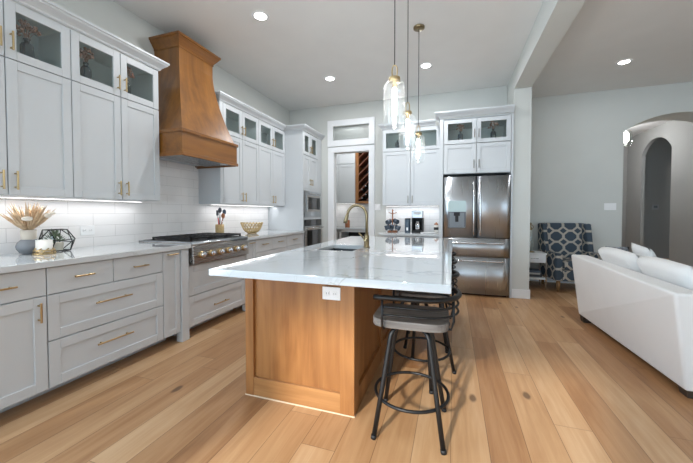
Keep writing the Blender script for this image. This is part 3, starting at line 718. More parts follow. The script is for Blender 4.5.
k = o.modifiers.new('edge', 'BEVEL'); k.width = .004; k.segments = 2; k.limit_method = 'ANGLE'
t = thing('kitchen_sink', (-.97, 2.765, .66), 'dark undermount sink set into the island slab', 'sink')
b = MB(); m = .004
b.box(KX0-m-.01, KX0-m+.004, KY0-m, KY1+m, .66, .873); b.box(KX1+m-.004, KX1+m+.01, KY0-m, KY1+m, .66, .873); b.box(KX0, KX1, KY0-m-.01, KY0-m+.004, .66, .873); b.box(KX0, KX1, KY1+m-.004, KY1+m+.01, .66, .873); b.box(KX0-m, KX1+m, KY0-m, KY1+m, .65, .66)
b.build('basin', sinkm, t)
MB().lathe([(.045, .661), (.045, .664), (.03, .663), (0, .662)], (-.97, 2.765, 0), 20, caps=False).build('drain', chrome, t)
# carve the island carcass where the basin hangs
# faucet
fx, fy = -.755, 2.84
t = thing('kitchen_faucet', (fx, fy, .914), 'tall brass gooseneck pull-down faucet beside island sink', 'faucet')
MB().lathe([(.030, .915), (.030, .923), (.024, .928), (.024, 1.02), (.018, 1.035), (.016, 1.04)], (fx, fy, 0), 20).build('body', brassd, t)
P = [(fx, fy, 1.03), (fx, fy, 1.2)]
for i in range(1, 15):
    a = math.pi*i/14*.94; P.append((fx-.095+.095*math.cos(a), fy, 1.2+.105*math.sin(a)))
MB().tube(P, .0125, 14).build('spout', brassd, t)
e = Vector(P[-1]); dv = (Vector(P[-1])-Vector(P[-2])).normalized()
MB().tube([e-dv*.005, e+dv*.01, e+dv*.06, e+dv*.085], [.014, .017, .020, .019], 14).build('spray_head', brassd, t)
MB().tube([(fx, fy-.02, .985), (fx-.005, fy-.05, .99)], .014, 12).tube([(fx-.005, fy-.045, .99), (fx-.06, fy-.06, 1.055)], [.008, .0065], 10).build('lever_handle', brassd, t)
# ------------------------------------------------------------------ outlets and switches
def outlet(fr, uc, zc, w_, h_, label, horiz=True, kind='outlet', cat='outlet', n=2):
    t = thing('power_outlet' if kind == 'outlet' else 'light_switch', fr(uc, 0, zc), label, cat)
    MB(fr).box(uc-w_/2, uc+w_/2, 0.0006, .006, zc-h_/2, zc+h_/2, .0015).build('cover_plate', plate, t)
    for i in range(n):
        q = (i-(n-1)/2)*(w_/n*.82 if horiz else 0); r = 0 if horiz else (i-(n-1)/2)*h_*.42
        if kind == 'outlet':
            s_ = MB(fr).box(uc+q-.014, uc+q+.014, .006, .0085, zc+r-.014, zc+r+.014, .003).build('socket', plate, t)
            MB(fr).box(uc+q-.007, uc+q-.005, .0083, .009, zc+r-.006, zc+r+.006).box(uc+q+.005, uc+q+.007, .0083, .009, zc+r-.006, zc+r+.006).build('slot', blackm, s_)
        else: MB(fr).box(uc+q-.012, uc+q+.012, .006, .011, zc-.022, zc+.022, .002).build('rocker', plate, t)
    return t
outlet(LF(XW+.012), 1.968, 1.078, .118, .085, 'white outlet plate on tiles left of the range')
outlet(BF(IY0+.002), -.70, .742, .118, .078, 'white outlet plate on the oak island end panel')
outlet(BF(YB), -1.325, 1.342, .125, .115, 'white switch plate beside the pantry doorway', kind='switch', cat='switch')
outlet(BF(YLV), 2.52, 1.34, .168, .115, 'wide white switch plate on living room wall left of arch', kind='switch', cat='switch', n=3)
fh = BF(10.9)
t = thing('thermostat', (5.235, 10.9, 1.39), 'small grey thermostat on the dim wall seen through the inner arch', 'thermostat')
MB(fh).box(5.165, 5.305, .001, .03, 1.32, 1.46, .006, 2).build('housing', thermo, t)
MB(fh).box(5.195, 5.275, .03, .032, 1.37, 1.43).build('display', plain('thermostat_screen', srgb(120, 128, 132), .2), t)
# ------------------------------------------------------------------ lights
t = thing('recessed_light', (-1.925, 2.913, ZC), '', 'ceiling light', 'recessed ceiling lights')
b = MB(); b.lathe([(.062, ZC-.004), (.088, ZC-.006), (.092, ZC-.001)], (-1.925, 2.913, 0), 28, caps=False).build('trim_ring', trimw, t)
MB().lathe([(.064, ZC-.0035), (0, ZC-.0035)], (-1.925, 2.913, 0), 28, caps=False).build('diffuser', canm, t)
cans = [(-1.925, 2.913, 'recessed ceiling light nearest to the wooden hood'), (-1.803, 4.584, 'recessed ceiling light in front of the oven tower'), (-.372, 4.61, 'recessed ceiling light beyond the pendant canopy'), (2.2, 5.363, 'recessed ceiling light over the living room by the arch')]
for i, (x, y, lb) in enumerate(cans):
    o = t if i == 0 else copytree(t, (x, y, ZC)); o['label'] = lb
    lamp('AREA', (x, y, ZC-.012), CAN_W*(1 if i < 3 else .3), size=.12, to=(0, 0, -1))
t = thing('under_cabinet_light', (-2.96, 1.66, 1.34), 'slim strip light under cabinets left of the hood', 'light')
def strip(lb, fr, u0, u1, o_, z):
    c = fr((u0+u1)/2, o_, z); t = thing('under_cabinet_light', c, lb, 'light', 'under cabinet strip lights')
    MB(fr).box(u0, u1, o_-.012, o_+.012, z-.008, z-.001).build('housing', trimw, t)
    MB(fr).box(u0+.01, u1-.01, o_-.008, o_+.008, z-.0105, z-.0085).build('diffuser', stripm, t)
    sx = abs(fr(u1, 0, 0)[0]-fr(u0, 0, 0)[0]); sy = abs(fr(u1, 0, 0)[1]-fr(u0, 0, 0)[1])
    lamp('AREA', (c[0], c[1], z-.014), STRIP_W*(u1-u0), size=max(sx, .016), size_y=max(sy, .016), to=(0, 0, -1))
bpy.data.objects.remove(t)
strip('slim strip light under the cabinets left of the hood', fu, .92, 2.41, -.22, 1.352)
strip('slim strip light under the cabinets right of the hood', fu, 3.38, 4.91, -.22, 1.352)
strip('slim strip light under the coffee bar cabinet', fb, -1.13, -.22, -.22, 1.36)
# pendants
PX, PYS, GZ = -.372, (2.11, 2.85, 3.64), 1.79
def pendant(x, y):
    t = thing('pendant_light', (x, y, GZ), '', 'pendant light', 'clear glass pendants over the island')
    c = (x, y, 0)
    MB().lathe([(.062, ZC-.001), (.062, ZC-.018), (.055, ZC-.024), (0, ZC-.024)], c, 24, caps=False).build('canopy', brassd, t)
    MB().tube([(x, y, ZC-.02), (x, y, GZ+.415)], .0032, 8).build('cord', blackm, t)
    P = []
    for i in range(25):
        a = math.pi*2*i/24; P.append((x+.017*math.copysign(abs(math.cos(a))**.6, math.cos(a)), y, GZ+.375+.042*math.sin(a)))
    MB().tube(P[:-1], .0045, 8, closed=True).build('loop', brass, t)
    MB().lathe([(.0, GZ+.338), (.036, GZ+.338), (.038, GZ+.334), (.038, GZ+.314), (.036, GZ+.31), (.016, GZ+.31), (.016, GZ+.27), (0, GZ+.27)], c, 24, caps=False).build('socket_cap', brass, t)
    pr = [(.03, GZ+.315)]
    for i in range(9):
        a = math.pi/2*i/8; pr.append((.032+.04*math.sin(a), GZ+.26+.05*math.cos(a)))
    pr += [(.072, GZ+.2), (.072, GZ+.06)]
    for i in range(1, 9):
        a = math.pi/2*i/8; pr.append((.052+.02*math.cos(a), GZ+.045-.035*math.sin(a)))
    MB().lathe(pr, c, 32, caps=False).build('glass_shade', pendg, t)
    bb = MB().lathe([(.006, GZ+.27), (.013, GZ+.262), (.014, GZ+.1), (.009, GZ+.075), (0, GZ+.072)], c, 16, caps=False).build('bulb', filam, t)
    return t
t = pendant(PX, PYS[0]); LB = ['clear glass pendant light nearest to the camera', 'clear glass pendant light in the middle of three', 'clear glass pendant light farthest back, its ceiling canopy showing']
for i, y in enumerate(PYS):
    o = t if i == 0 else copytree(t, (PX-(.014 if i == 1 else 0), y, GZ)); o['label'] = LB[i]
# ------------------------------------------------------------------ stools
def stool():
    t = thing('bar_stool', (0, 0, 0), '', 'stool', 'black metal bar stools along the island')
    n = 40; poly = []
    for i in range(n):
        a = 2*math.pi*i/n; c_, s_ = math.cos(a), math.sin(a)
        poly.append((.208*math.copysign(abs(c_)**.42, c_), .172*math.copysign(abs(s_)**.42, s_)))
    b = MB(); prof = [(.985, .612), (1, .617), (1, .648), (.985, .654)]; R = []
    for k, z in prof: R.append([b.v((p[0]*k, p[1]*k, z)) for p in poly])
    for A, B_ in zip(R, R[1:]):
        for i in range(n): b.bm.faces.new([A[i], A[(i+1) % n], B_[(i+1) % n], B_[i]])
    b.bm.faces.new(R[0][::-1]); b.bm.faces.new(R[-1]); b.build('seat', greyw, t)
    MB().lathe([(.085, .611), (.085, .603), (.05, .60), (.05, .575), (.0, .575)], n=20, caps=False).build('swivel_plate', black, t)
    for sx in (-1, 1):
        for sy in (-1, 1):
            d = Vector((sx, sy, 0)).normalized()
            P = [d*.02+Vector((0, 0, .588))]
            for q, z in ((.09, .588), (.115, .583), (.134, .57), (.146, .55), (.153, .52), (.205, .26), (.257, .012)): P.append(d*q+Vector((0, 0, z)))
            l = MB().tube(P, .0135, 10).build('leg', black, t)
            MB().tube([d*.2565+Vector((0, 0, .02)), d*.2605+Vector((0, 0, 0.0))], .0155, 10).build('foot_cap', blackm, l)
    MB().tube([(.207*math.cos(2*math.pi*i/40), .207*math.sin(2*math.pi*i/40), .20) for i in range(40)], .009, 8, closed=True).build('footrest_ring', black, t)
    def U(x0, r, z, cx=.06):
        P = [(x0, -r, z), (x0+.05, -r, z), (cx-.04, -r, z)]
        for i in range(17):
            a = -math.pi/2+math.pi*i/16; P.append((cx+r*math.cos(a), r*math.sin(a), z))
        return P+[(cx-.04, r, z), (x0+.05, r, z), (x0, r, z)]
    MB().tube(U(-.18, .2, .785), .0145, 12).build('back_rail', black, t)
    for z in (.735, .692): MB().tube(U(-.135, .196, z), .006, 8).build('back_bar', black, t)
    for s_ in (-1, 1):
        MB().tube([(-.135, s_*.197, .785), (-.135, s_*.197, .632), (-.13, s_*.165, .607)], .0065, 8).build('spindle', black, t)
        a = s_*math.radians(32); ca, sa = math.cos(a), math.sin(a)
        MB().tube([(.06+.198*ca, .198*sa, .785), (.06+.2*ca, .2*sa, .66), (.06+.185*ca, .185*sa, .615), (.06+.06*ca, .15*sa, .606)], .0065, 8).build('spindle', black, t)
    return t
t0 = stool()
for i, (x, y, rz, lb) in enumerate([(-.222, 1.852, .02, 'black metal bar stool nearest to the camera at island end'), (-.222, 2.455, -.42, 'second black metal bar stool from the near island end, turned askew'), (-.23, 3.08, .05, 'third black metal bar stool along the island, mostly hidden'), (-.23, 3.68, -.05, 'black metal bar stool farthest from the camera, by refrigerator')]):
    o = t0 if i == 0 else copytree(t0, (x, y, 0), rz)
    o.location = (x, y, 0); o.rotation_euler = (0, 0, rz); o['label'] = lb
    if i == 1:      # the swivel top of this one is turned square to the slab
        for ch in [q for q in bpy.data.objects if q.parent == o and q.name.split('.')[0] in ('seat', 'back_rail', 'back_bar', 'spindle')]: ch.rotation_euler = (0, 0, .42)
# ------------------------------------------------------------------ sofa
t = thing('sofa', (1.85, 3.4, 0), 'white linen sofa with its slanted back towards the kitchen', 'sofa')
def hx(bot, top, bev, seg, name, mat=sofam, sub=0):
    return MB().hexa(list(bot)+list(top), bev, seg).build(name, mat, t, sub=sub)
bA, bB = Vector((1.395, 4.33, .06)), Vector((1.462, 2.66, .06)); tA, tB = Vector((1.335, 4.42, .742)), Vector((1.29, 2.47, .742))
ins = Vector((.17, 0, 0))
hx([bB, bB+ins+Vector((.15, .0, 0)), bA+ins+Vector((.15, 0, 0)), bA], [tB, tB+ins, tA+ins, tA], .018, 3, 'back')
hx([(1.55, 2.64, .06), (2.35, 2.60, .06), (2.35, 2.82, .06), (1.55, 2.86, .06)], [(1.47, 2.46, .70), (2.32, 2.44, .62), (2.32, 2.64, .62), (1.47, 2.66, .70)], .02, 3, 'arm')
hx([(1.5, 4.12, .06), (2.35, 4.10, .06), (2.35, 4.32, .06), (1.5, 4.34, .06)], [(1.5, 4.22, .70), (2.32, 4.2, .62), (2.32, 4.4, .62), (1.5, 4.42, .70)], .02, 3, 'arm')
hx([(1.56, 2.84, .06), (2.32, 2.84, .06), (2.32, 4.14, .06), (1.56, 4.14, .06)], [(1.6, 2.84, .30), (2.32, 2.84, .30), (2.32, 4.14, .30), (1.6, 4.14, .30)], .01, 2, 'seat_base')
for y0, y1 in ((2.76, 3.49), (3.50, 4.21)):
    MB().box(1.62, 2.34, y0, y1, .305, .46, .04, 3).build('seat_cushion', sofam, t)
def puff(y0, y1):
    b = MB(); nu, nv = 14, 12; A = [[], []]
    for sgn in (0, 1):
        for i in range(nu+1):
            r_ = []
            for j in range(nv+1):
                u, v = i/nu*2-1, j/nv*2-1; e = (max(0, 1-u**6)*max(0, 1-v**6))**.5
                y = (y0+y1)/2+u*(y1-y0)/2*(1-.02*v*v); z = .465+(v+1)/2*.405+(.025*(1-u*u) if v > 0 else 0)*v
                cx = 1.745-.24*(z-.465)/.4
                r_.append(b.v((cx+(.115 if sgn else -.105)*e, y, z)))
            A[sgn].append(r_)
        for i in range(nu):
            for j in range(nv):
                g = A[sgn]; f = b.bm.faces.new([g[i][j], g[i+1][j], g[i+1][j+1], g[i][j+1]]); f.smooth = True
    bmesh.ops.remove_doubles(b.bm, verts=b.bm.verts[:], dist=.0005)
    return b.build('back_cushion', sofam, t)
puff(2.66, 3.32); puff(3.33, 4.06)
for x, y in ((1.44, 4.24), (1.53, 2.74), (2.27, 2.72), (2.27, 4.24)): MB().hexa([(x-.035, y-.04, 0), (x+.035, y-.04, 0), (x+.035, y+.04, 0), (x-.035, y+.04, 0), (x-.045, y-.05, .062), (x+.045, y-.05, .062), (x+.045, y+.05, .062), (x-.045, y+.05, .062)]).build('leg', plain('dark_walnut', srgb(58, 48, 40), .5) if 'dark_walnut' not in MATS else MATS['dark_walnut'], t)
def pillow(name, c, sx, sy, sz, rot, mat, label):
    b = MB(); n = 12; R = Matrix.Rotation(rot[2], 3, 'Z') @ Matrix.Rotation(rot[1], 3, 'Y') @ Matrix.Rotation(rot[0], 3, 'X')
    for s_ in (-1, 1):
        g = []
        for i in range(n+1):
            r_ = []
            for j in range(n+1):
                u, v = i/n*2-1, j/n*2-1; e = max(0, (1-u**4)*(1-v**4))**.5; sq = 1-.08*(u*u)*(1-v*v)-.0
                p = Vector((s_*sx*e, u*sy*(1-.07*(1-v*v)*0+.05*(abs(u*v))), v*sz*(1+.05*abs(u*v)))); p = R @ p
                r_.append(b.v((c[0]+p.x, c[1]+p.y, c[2]+p.z)))
            g.append(r_)
        for i in range(n):
            for j in range(n):
                f = b.bm.faces.new([g[i][j], g[i+1][j], g[i+1][j+1], g[i][j+1]]); f.smooth = True
    bmesh.ops.remove_doubles(b.bm, verts=b.bm.verts[:], dist=.0005)
    o = b.build(name, mat, org=c); tag(o, label, 'pillow'); return o
pillow('throw_pillow', (1.89, 4.02, .715), .055, .14, .2, (.12, -.42, .0), pillm, 'white throw pillow peeking above the sofa back')
pillow('throw_pillow', (1.68, 4.155, .675), .035, .10, .19, (0, 0, 1.57), greypat, 'grey marled throw pillow at the far end of sofa')
# ------------------------------------------------------------------ armchair
AX, AY = 1.83, 6.08
t = thing('armchair', (AX, AY, 0), 'navy and beige lattice patterned wing armchair by living room wall', 'armchair')
def ah(bot, top, bev, seg, name, mat=latf): return MB().hexa(list(bot)+list(top), bev, seg).build(name, mat, t)
x0, x1, yf, yb = AX-.36, AX+.36, AY-.36, AY+.36
ah([(x0+.09, yb-.20, .2), (x1-.09, yb-.20, .2), (x1-.05, yb-.04, .2), (x0+.05, yb-.04, .2)], [(x0+.04, yb-.11, 1.06), (x1-.04, yb-.11, 1.06), (x1-.02, yb, 1.06), (x0+.02, yb, 1.06)], .03, 3, 'back')
for s_ in (-1, 1):
    xo, xi = AX+s_*.36, AX+s_*.26
    P = [(xo, yf+.02), (xo, yb-.06), (xi, yb-.06), (xi, yf+.02)]
    z0, z1 = .17, .60
    pts = [(x, y, z0) for x, y in P]+[(x, y, z1) for x, y in P]
    if s_ > 0: pts = [pts[i] for i in (3, 2, 1, 0, 7, 6, 5, 4)]
    MB().hexa(pts, .025, 3).build('arm', latf, t)
    P = [(xo, yb-.36), (xo, yb-.04), (xi+s_*.03, yb-.04), (xi+s_*.03, yb-.32)]
    Q = [(xo+s_*.01, yb-.24), (xo+s_*.01, yb-.02), (xi+s_*.03, yb-.02), (xi+s_*.03, yb-.20)]
    pts = [(x, y, .58) for x, y in P]+[(x, y, 1.055) for x, y in Q]
    if s_ > 0: pts = [pts[i] for i in (3, 2, 1, 0, 7, 6, 5, 4)]
    MB().hexa(pts, .02, 3).build('wing', latf, t)
MB().box(x0+.1, x1-.1, yf+.03, yb-.18, .17, .34, .01, 2).build('seat_base', latf, t)
MB().box(x0+.105, x1-.105, yf, yb-.16, .342, .48, .04, 3).build('seat_cushion', latf, t)
for x, y in ((x0+.06, yf+.08), (x1-.06, yf+.08), (x0+.06, yb-.1), (x1-.06, yb-.1)):
    MB().lathe([(.018, 0), (.03, .172)], (x, y, 0), 12).build('leg', legw, t)
t.rotation_euler = (0, 0, .16)
# ------------------------------------------------------------------ side table and lamp
tx0, tx1, ty0, ty1 = 1.075, 1.435, 5.80, 6.2
t = thing('side_table', ((tx0+tx1)/2, 6.0, 0), 'white one-drawer side table with thin metal legs beside armchair', 'side table')
MB().box(tx0, tx1, ty0, ty1, .565, .585, .003).build('tabletop', trimw, t)
MB().box(tx0+.01, tx1-.01, ty0+.02, ty1-.01, .43, .565).build('drawer_case', trimw, t)
d = MB().box(tx0+.015, tx1-.015, ty0+.008, ty0+.02, .435, .56, .002).build('drawer', trimw, t)
MB().tube([(1.2, ty0-.006, .50), (1.31, ty0-.006, .50)], .005, 8).build('pull', chrome, d)
for x in (tx0+.012, tx1-.012):
    for y in (ty0+.012, ty1-.012): MB().box(x-.008, x+.008, y-.008, y+.008, 0, .565).build('leg', chrome, t)
MB().box(tx0+.005, tx1-.005, ty0+.005, ty1-.005, .16, .185, .002).build('shelf', trimw, t)
o = MB().box(tx0+.05, tx1-.05, ty0+.08, ty1-.06, .186, .225, .003).build('book', plain('dark_cover', srgb(52, 52, 58), .5), org=(1.25, 6, .186)); tag(o, 'dark book on the lower shelf of side table', 'book', 'books on the side table shelf')
o = MB().box(tx0+.06, tx1-.07, ty0+.09, ty1-.08, .226, .252, .003).build('book', plain('pale_cover', srgb(190, 188, 184), .5), org=(1.25, 6, .226)); tag(o, 'pale book on top of dark book under side table', 'book', 'books on the side table shelf')
o = MB().box(tx0+.08, tx1-.06, ty0+.1, ty1-.1, .253, .29, .003).build('book', plain('slate_cover', srgb(74, 84, 98), .5), org=(1.25, 6, .253)); tag(o, 'slate blue book topmost on the side table shelf', 'book', 'books on the side table shelf')
lx, ly = 1.22, 5.93
t = thing('table_lamp', (lx, ly, .586), 'brass and clear glass lamp on white side table', 'lamp')
MB().lathe([(.06, .586), (.06, .60), (.02, .61)], (lx, ly, 0), 20).build('base', brassd, t)
MB().lathe([(.016, .61), (.04, .66), (.05, .76), (.03, .88), (.018, .95)], (lx, ly, 0), 20, caps=False).build('glass_stem', glassm, t)
MB().lathe([(.02, .95), (.02, .99), (.012, 1.0), (.012, 1.05), (.02, 1.055), (.0, 1.08)], (lx, ly, 0), 16, caps=False).tube([(lx+.04*math.cos(a*.524), ly, 1.0+.04*math.sin(a*.524)) for a in range(12)], .006, 8, closed=True).build('brass_fitting', brassd, t)
# ------------------------------------------------------------------ hall lantern and thermostat
t = thing('hall_lantern', (2.985, 7.15, 2.4), 'small bright glass lantern hanging in the arched hallway', 'lantern')
MB().tube([(2.985, 7.15, ZC), (2.985, 7.15, 2.72)], .006, 8).build('rod', chrome, t)
MB().lathe([(.05, 2.74), (.09, 2.70), (.10, 2.56), (.07, 2.45), (.0, 2.42)], (2.985, 7.15, 0), 20, caps=False).build('glass_bowl', glassm, t)
MB().lathe([(.03, 2.70), (.045, 2.66), (.045, 2.55), (0, 2.5)], (2.985, 7.15, 0), 16, caps=False).build('bulb', lantm, t)
lamp('POINT', (3.5, 9.2, 3.0), 40, size=.1)  # added fill lamp deep in the hall, no fixture, apart from the lantern
# ------------------------------------------------------------------ pantry
fp = BF(6.98)
t = thing('upper_cabinet', (-2.5, 7.2, 1.46), 'white wall cabinet inside the pantry beside wine rack', 'cabinet')
solid(fp, -2.95, -2.13, .40, 1.462, 2.66, t)
for a, c in ((-2.95, -2.54), (-2.54, -2.135)):
    door(fp, a, c, 1.462, 2.36, t); door(fp, a, c, 2.365, 2.66, t)
t = thing('wine_rack', (-1.9, 7.18, 1.455), 'tall wooden wine rack with diagonal slats in the pantry', 'wine rack')
wx0, wx1, wz0, wz1 = -2.125, -1.65, 1.455, 2.68
b = MB(fp); b.box(wx0, wx0+.075, -.36, 0, wz0, wz1); b.box(wx1-.03, wx1, -.36, 0, wz0, wz1); b.box(wx0+.075, wx1-.03, -.36, 0, wz0, wz0+.05); b.box(wx0+.075, wx1-.03, -.36, 0, wz1-.03, wz1); b.build('frame', rackw, t)
MB(fp).box(wx0+.075, wx1-.03, -.36, -.34, wz0+.05, wz1-.03).build('back_panel', plain('rack_shadow_wood', srgb(58, 36, 28), .7), t)
for i in range(7):
    z = wz0-.12+i*.19; u0, u1 = wx0+.075, wx1-.03; rise = (u1-u0)*.92; za, zb_ = z, z+rise
    if za < wz0+.05: u0 = u0+(wz0+.05-za)/.92; za = wz0+.05
    if zb_ > wz1-.045: u1 = u1-(zb_-(wz1-.045))/.92; zb_ = wz1-.045
    if u1-u0 < .05: continue
    MB(fp).hexa([(u0, -.34, za), (u1, -.34, zb_), (u1, -.006, zb_), (u0, -.006, za), (u0, -.34, za+.024), (u1, -.34, zb_+.024), (u1, -.006, zb_+.024), (u0, -.006, za+.024)]).build('slat', rackd, t)
wb = [(-1.97, 1.575), (-1.88, 1.655), (-1.975, 1.765), (-1.885, 1.845)]
botm = plain('wine_bottle_glass', srgb(18, 22, 20), .12, coat=.4)
foilm = plain('pale_foil', srgb(176, 178, 182), .3, .6)
for i, (x, z) in enumerate(wb):
    t2 = thing('wine_bottle', (x, 7.0, z), ['dark wine bottle lowest at left in the rack', 'dark wine bottle lowest at right in the rack', 'dark wine bottle second from bottom left in the rack', 'dark wine bottle second from bottom right in the rack'][i], 'bottle', 'bottles in the wine rack')
    MB().lathe([(.0, 7.27), (.036, 7.268), (.036, 7.10), (.016, 7.06), (.014, 7.0)], (x, 0, z), 14, ax='y', caps=False).build('bottle_glass', botm, t2)
    MB().lathe([(.0155, 7.03), (.0155, 6.985), (0, 6.984)], (x, 0, z), 14, ax='y', caps=False).build('foil_cap', foilm, t2)
fq = BF(6.82)
t = thing('base_cabinet', (-2.1, 7.1, 0), 'low pantry cabinet with dark open cubbies under its counter', 'cabinet')
b = MB(fq); b.box(-2.9, -2.86, -.56, 0, .0, .86)
for u in (-2.52, -2.44, -1.72): b.box(u-.02, u+.03, -.56, 0, .0, .86)
b.box(-2.86, -1.69, -.56, 0, .80, .86); b.box(-2.86, -1.69, -.56, 0, 0, .1); b.box(-2.86, -1.69, -.56, -.02, .45, .47); b.build('cabinet_frame', white, t)
MB(fq).box(-2.86, -1.69, -.562, -.55, .1, .8).build('back_panel', blackm, t)
o = MB().box(-2.95, -1.22, 6.79, PY-.013, .862, .90, .003).build('countertop', marb, org=(-2.1, 7.1, .862)); tag(o, 'white countertop inside the pantry', 'countertop')
o = MB().lathe([(.055, .901), (.055, 1.07), (.047, 1.07), (.047, .91), (0, .91)], (-2.30, 6.93, 0), 20, caps=False).build('wooden_cup', cupw, org=(-2.3, 6.93, .901)); tag(o, 'small brown wooden cup on the pantry counter', 'cup')
lamp('AREA', (-2.1, 6.5, ZC-.03), 16, size=.5, to=(0, 0, -1))
strip('slim strip light under the pantry wall cabinet', fp, -2.9, -2.2, -.26, 1.462)
# ------------------------------------------------------------------ left counter decor
zt = .93
vx, vy = -3.0, 1.487
t = thing('flower_vase', (vx, vy, zt), 'round slate and beige vase of dried palm fronds on left counter', 'vase')
MB().lathe([(.03, zt+.0005), (.05, zt+.006), (.068, zt+.036), (.071, zt+.056), (.064, zt+.082), (.046, zt+.104), (.043, zt+.107)], (vx, vy, 0), 28).build('vase_bowl', slate, t)
MB().lathe([(.041, zt+.106), (.043, zt+.112), (.045, zt+.178), (.038, zt+.178), (.037, zt+.112)], (vx, vy, 0), 28, caps=False).build('vase_neck', beige, t)
b = MB()
for i in range(95):
    a = rnd.uniform(0, 2*math.pi); sp = rnd.uniform(.15, 1.0); L_ = rnd.uniform(.15, .25)
    dx, dy = math.cos(a)*sp*.45, math.sin(a)*sp*1.0; dz = (1-.22*sp)
    d = Vector((dx*.75+.02, dy, dz)).normalized(); base_ = Vector((vx, vy, zt+.155)); tip = base_+d*L_
    if tip.x < XW+.03: tip.x = XW+.03
    sd_ = d.cross(Vector((1, 0, 0)))
    sd_ = sd_.normalized() if sd_.length > .01 else Vector((0, 1, 0))
    m1 = base_.lerp(tip, .6); w_ = rnd.uniform(.005, .011); up = Vector((.006, 0, 0))
    b.faces([base_+up*.3, m1+sd_*w_, tip, m1-sd_*w_, m1+up*1.2, base_-up*.3, m1-up], [(0, 1, 4), (1, 2, 4), (2, 3, 4), (3, 0, 4), (5, 6, 1), (1, 6, 2), (2, 6, 3), (3, 6, 5), (0, 5, 1), (0, 3, 5)])
b.build('dried_fronds', pampas, t)
b = MB()
for p, s_ in (((vx+.08, vy-.045, zt+.262), (1, 2.0, 1.0)), ((vx+.06, vy+.09, zt+.285), (1, 1.4, 1.1)), ((vx+.07, vy+.115, zt+.30), (.8, 1.2, .8))):
    MB().ball(p, .017, s_).build('white_plume', fluff, t)
cx, cy_ = -2.865, 1.51
t = thing('candle', (cx, cy_, zt), 'white candle in a brass ring holder beside slate vase', 'candle')
MB().lathe([(.045, zt+.018), (.047, zt+.02), (.047, zt+.105), (.043, zt+.105), (.042, zt+.095), (0, zt+.095)], (cx, cy_, 0), 28, caps=False).build('candle_jar', wax, t)
b = MB()
for z, r in ((zt+.006, .062), (zt+.03, .058)):
    b.tube([(cx+r*math.cos(i*math.pi/16), cy_+r*math.sin(i*math.pi/16), z) for i in range(32)], .005, 8, closed=True)
for i in range(8):
    a = i*math.pi/4; b.tube([(cx+.062*math.cos(a), cy_+.062*math.sin(a), zt+.006), (cx+.058*math.cos(a+.4), cy_+.058*math.sin(a+.4), zt+.03), (cx+.05*math.cos(a+.8), cy_+.05*math.sin(a+.8), zt+.045)], .004, 6)
b.lathe([(.05, zt+.012), (.05, zt+.018), (0, zt+.018)], (cx, cy_, 0), 20, caps=False)
b.build('brass_holder', brass, t)
gx, gy = -2.985, 1.655
t = thing('geometric_terrarium', (gx, gy, zt), 'black framed geometric glass terrarium with succulent on left counter', 'terrarium')
bot = [(gx+sx*.05, gy+sy*.065, zt+.006) for sx, sy in ((-1, -1), (1, -1), (1, 1), (-1, 1))]
topv = [(gx+sx*.04, gy-.01+sy*.06, zt+.172) for sx, sy in ((-1, -1), (1, -1), (1, 1), (-1, 1))]
midv = [(gx+.085, gy-.055, zt+.09), (gx+.085, gy+.06, zt+.075), (gx-.075, gy-.055, zt+.09), (gx-.075, gy+.06, zt+.075), (gx, gy-.115, zt+.095), (gx, gy+.13, zt+.09)]
ed = [(bot[i], bot[(i+1) % 4]) for i in range(4)]+[(topv[i], topv[(i+1) % 4]) for i in range(4)]
ed += [(bot[1], midv[0]), (bot[2], midv[1]), (topv[1], midv[0]), (topv[2], midv[1]), (midv[0], midv[1]), (bot[0], midv[2]), (bot[3], midv[3]), (topv[0], midv[2]), (topv[3], midv[3]), (midv[2], midv[3])]
ed += [(midv[4], q) for q in (midv[0], midv[2], topv[0], topv[1], bot[0], bot[1])]+[(midv[5], q) for q in (midv[1], midv[3], topv[2], topv[3], bot[2], bot[3])]
b = MB()
for p, q in ed: b.tube([p, q], .0038, 6)
b.build('metal_frame', black, t)
b = MB(); b.faces(bot+topv+midv, [(1, 2, 9, 8), (5, 6, 9, 8), (0, 3, 11, 10), (4, 7, 11, 10), (12, 8, 5, 4), (12, 10, 0), (12, 8, 1, 0), (13, 9, 6, 7), (13, 9, 2, 3)]); b.build('glass_panels', glassm, t)
MB().lathe([(.045, zt+.01), (.052, zt+.06), (.05, zt+.07), (0, zt+.066)], (gx, gy-.01, 0), 18, caps=False).build('pot', beige, t)
b = MB()
for i in range(60):
    a = i*2.4; k_ = i/60; r = .006+.05*k_**.7; h = zt+.155-.07*k_+rnd.uniform(-.012, .012); p = Vector((gx+r*math.cos(a)*.75, gy-.02+r*math.sin(a)*1.15, h))
    d = Vector((math.cos(a)*.8*k_, math.sin(a)*k_, .6)).normalized(); sd_ = d.cross(Vector((.2, .1, 1))).normalized() if k_ > .02 else Vector((1, 0, 0)); q = p+d*.024
    b.faces([p-d*.012, p+sd_*.009, q, p-sd_*.009, p+Vector((0, 0, .005)), p-Vector((0, 0, .004))], [(0, 1, 4), (1, 2, 4), (2, 3, 4), (3, 0, 4), (0, 5, 1), (1, 5, 2), (2, 5, 3), (3, 5, 0)])
b.tube([(gx, gy-.02, zt+.06), (gx, gy-.025, zt+.15)], .012, 8)
b.build('succulent', leafm, t)
